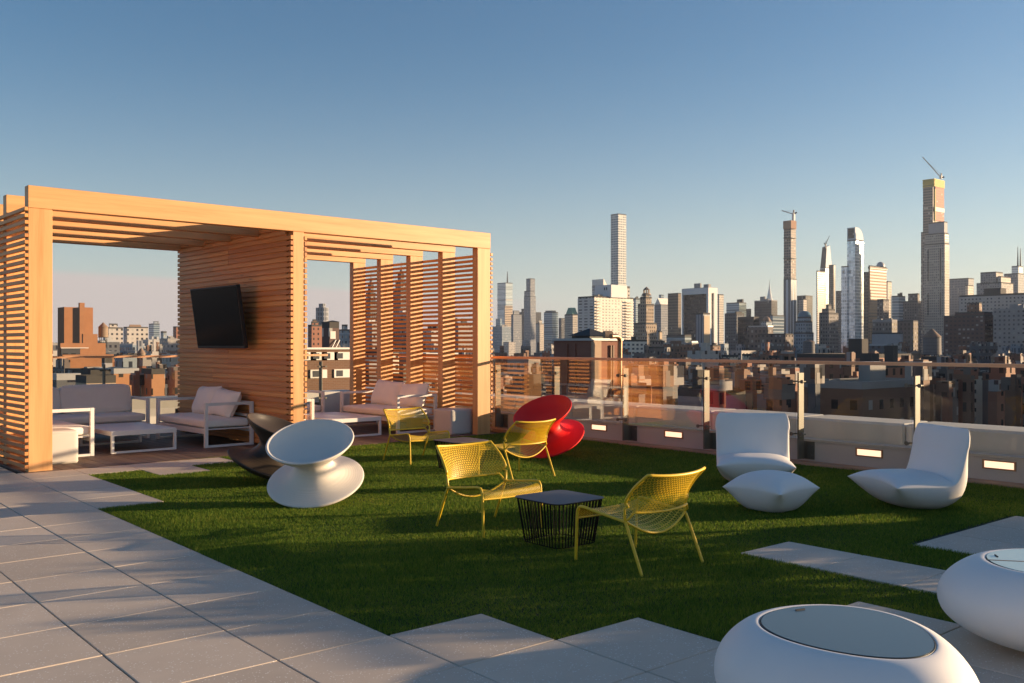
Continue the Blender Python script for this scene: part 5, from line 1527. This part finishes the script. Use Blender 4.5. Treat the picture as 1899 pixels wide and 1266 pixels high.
# ---- roof clutter in front: ducts and vents
for (x, D, y, w, h, lab) in ((953, 110, 715, 1.2, 1.2, 'small pale blue vent unit left on the dark roof'), (992, 110, 716, 1.2, 1.2, 'small pale blue vent unit right on the dark roof'),
        (1202, 72, 705, 0.6, 0.6, 'little grey vent above the orange stair head'), (1407, 70, 741, 0.9, 0.5, 'white box vent on the flat grey roof')):
    D = far(D); w *= 1.7; h *= 1.7
    X, Y = at(x, D)
    r = thing('roof_vent', lab, 'roof vent', (X, Y, zat(y, D)-h))
    mm = MB(); mm.bbox(-w/2, w/2, -w/2, w/2, 0, h*.7, .05); mm.build('casing', DUCT, r)
    mm = MB(); mm.lathe([(w*.3, 0), (w*.42, h*.1), (w*.3, h*.28), (.01, h*.3)], 12, c=(0, 0, h*.7)); mm.build('hood', DUCT, r)
building('low_building', 'flat grey roof with a pale kerb in front of the brick blocks behind the glass', 'building', 64, [(1228, 1300, 1470, 736)], 'plain_grey', ROOF)
building('low_building', 'shaded tar roof below the broad red brick building', 'building', 62, [(1490, 1600, 1720, 722)], 'brick_brown', ROOF)
building('low_building', 'dark low roof beyond the parapet at the first panes', 'building', 60, [(905, 985, 1075, 735)], 'brown_low', ROOF)

# ---- the far jumble of lower roofs that reads as one mass, out to the sides as well, plus unseen shading blocks
FAR = []
mats = ['dark_low', 'brown_low', 'dark_stone', 'blue_stone', 'grey_flats', 'pale_flats', 'brick_brown', 'brick_red', 'stone', 'grey_slab']
mm = MB()
for k in range(520):
    x = R.uniform(-700, 3400)
    D = math.exp(R.uniform(math.log(170), math.log(3200)))
    if D < 330 and 80 < x < 1960: D += 260
    ymin = 618 + 26*min(1.0, 500/D)
    yt = R.uniform(ymin, 660 if D < 700 else 642)
    if R.random() < 0.06 and D > 700: yt -= R.uniform(8, 26)
    if 80 < x < 1960 and D < 1100: yt = max(yt, 650)
    if x > 1960 or x < 60: D = max(D, 420)
    wpx = R.uniform(10, 34)*min(1.6, 700/D+0.35)
    x0, x1, y0, y1 = tier(x-wpx*R.uniform(.3, .6), x, x+wpx*R.uniform(.4, .7), D)
    if x1-x0 > 90 or y1-y0 > 90 or x1 < x0 or y1 < y0: 
        a, b_ = at(x, D); s = R.uniform(12, 35); x0, x1, y0, y1 = a, a+s, b_, b_+s*R.uniform(.7, 1.5)
    z = zat(yt, D)
    mi = R.randrange(len(mats))
    mm.box(x0, x1, y0, y1, GZ, z, mi, len(mats) + (k % 2), u0=R.uniform(0, 9))
    if D < 1500:
        for q in range(R.choice((0, 1, 2))):
            bw = (x1-x0)*R.uniform(.15, .35); bx, by = R.uniform(x0, x1-bw), R.uniform(y0, y1-bw)
            mm.box(bx, bx+bw, by, by+bw, z+.02, z+R.uniform(2.2, 5.0), mi, len(mats))
for k in range(420):
    zone = R.choice((0, 1, 1, 1, 1, 2))
    x = R.uniform(90, 345) if zone == 0 else (R.uniform(905, 2050) if zone == 1 else R.uniform(565, 905))
    D = R.uniform(85, 420)
    y = R.uniform(656 if D > 230 else (676 if D > 140 else 704), 744 if zone == 1 else 716)
    if zone == 0: D += 60
    wpx = R.uniform(14, 62)
    if R.random() < 0.4: wpx *= 0.35
    x0, x1, y0, y1 = tier(x-wpx*R.uniform(.4, .7), x, x+wpx*R.uniform(.3, .6), D)
    z = zat(y, D); mi = R.choice((0, 1, 1, 2, 6, 6, 6, 6, 7, 7, 7, 7, 4, 0))
    mm.box(x0, x1, y0, y1, GZ, z, mi, len(mats), u0=R.uniform(0, 9))
    for q in range(6):
        bw = R.uniform(.4, 2.2); bx, by = R.uniform(x0, max(x0+.1, x1-bw)), R.uniform(y0, max(y0+.1, y1-bw))
        mm.box(bx, bx+bw, by, by+bw, z+.02, z+R.uniform(.5, 2.4), R.choice((6, 7, 1, 4)), len(mats)+R.choice((0, 0, 1)))
for k in range(22):  # low blocks added right of the view to shade the near roofs
    h = math.radians(R.uniform(-14.0, 19.0)); rr = R.uniform(75, 460)
    s = R.uniform(14, 30); a, b_ = rr*math.cos(h), rr*math.sin(h); w2 = s*R.uniform(.8, 1.6)
    if min(CX + FPX*(p*SP-q*CP)/max(1.0, fwd(p, q)) for p in (a, a+s) for q in (b_, b_+w2)) < 1960: continue
    mm.box(a, a+s, b_, b_+w2, GZ, rr*R.uniform(0.01, 0.085), R.choice((0, 1, 6, 7, 5)), len(mats))
for k in range(110):  # taller blocks added out of view so their shadows darken the lower skyline
    h = math.radians(R.uniform(1.0, 19.0)); rr = R.uniform(520, 2700)
    s = R.uniform(28, 60); a, b_ = rr*math.cos(h), rr*math.sin(h)
    if min(CX + FPX*(p*SP-q*CP)/fwd(p, q) for p in (a, a+s) for q in (b_, b_+1.6*s)) < 1950: continue
    if 460 < 0.485*a+0.875*b_ < 720: continue  # gap kept so the white flats stay in sun
    mm.box(a, a+s, b_, b_+s*R.uniform(.8, 1.6), GZ, R.uniform(30, 95), R.randrange(len(mats)), len(mats))
o = mm.build('distant_city', [F(q) for q in mats] + [ROOF, ROOFL])
tag(o, 'far jumble of low dark city roofs along the horizon, with unseen blocks added at the right for shade', 'city', kind='stuff')

# ---- the evening air
hz = NT('evening_haze')
hz.t.nodes.remove(hz.b)
pv = hz.n("ShaderNodeVolumePrincipled")
pv.inputs['Color'].default_value = (0.74, 0.83, 1.0, 1)
pv.inputs['Density'].default_value = 0.000065
pv.inputs['Anisotropy'].default_value = 0.25
hz.t.links.new(pv.outputs[0], hz.o.inputs['Volume'])
mm = MB(); mm.box(-5005, 5005, -5005, 5005, GZ-2.0, 330.0)
tag(mm.build('haze', hz.m), 'thin blue evening haze over the whole city', 'haze', kind='stuff')
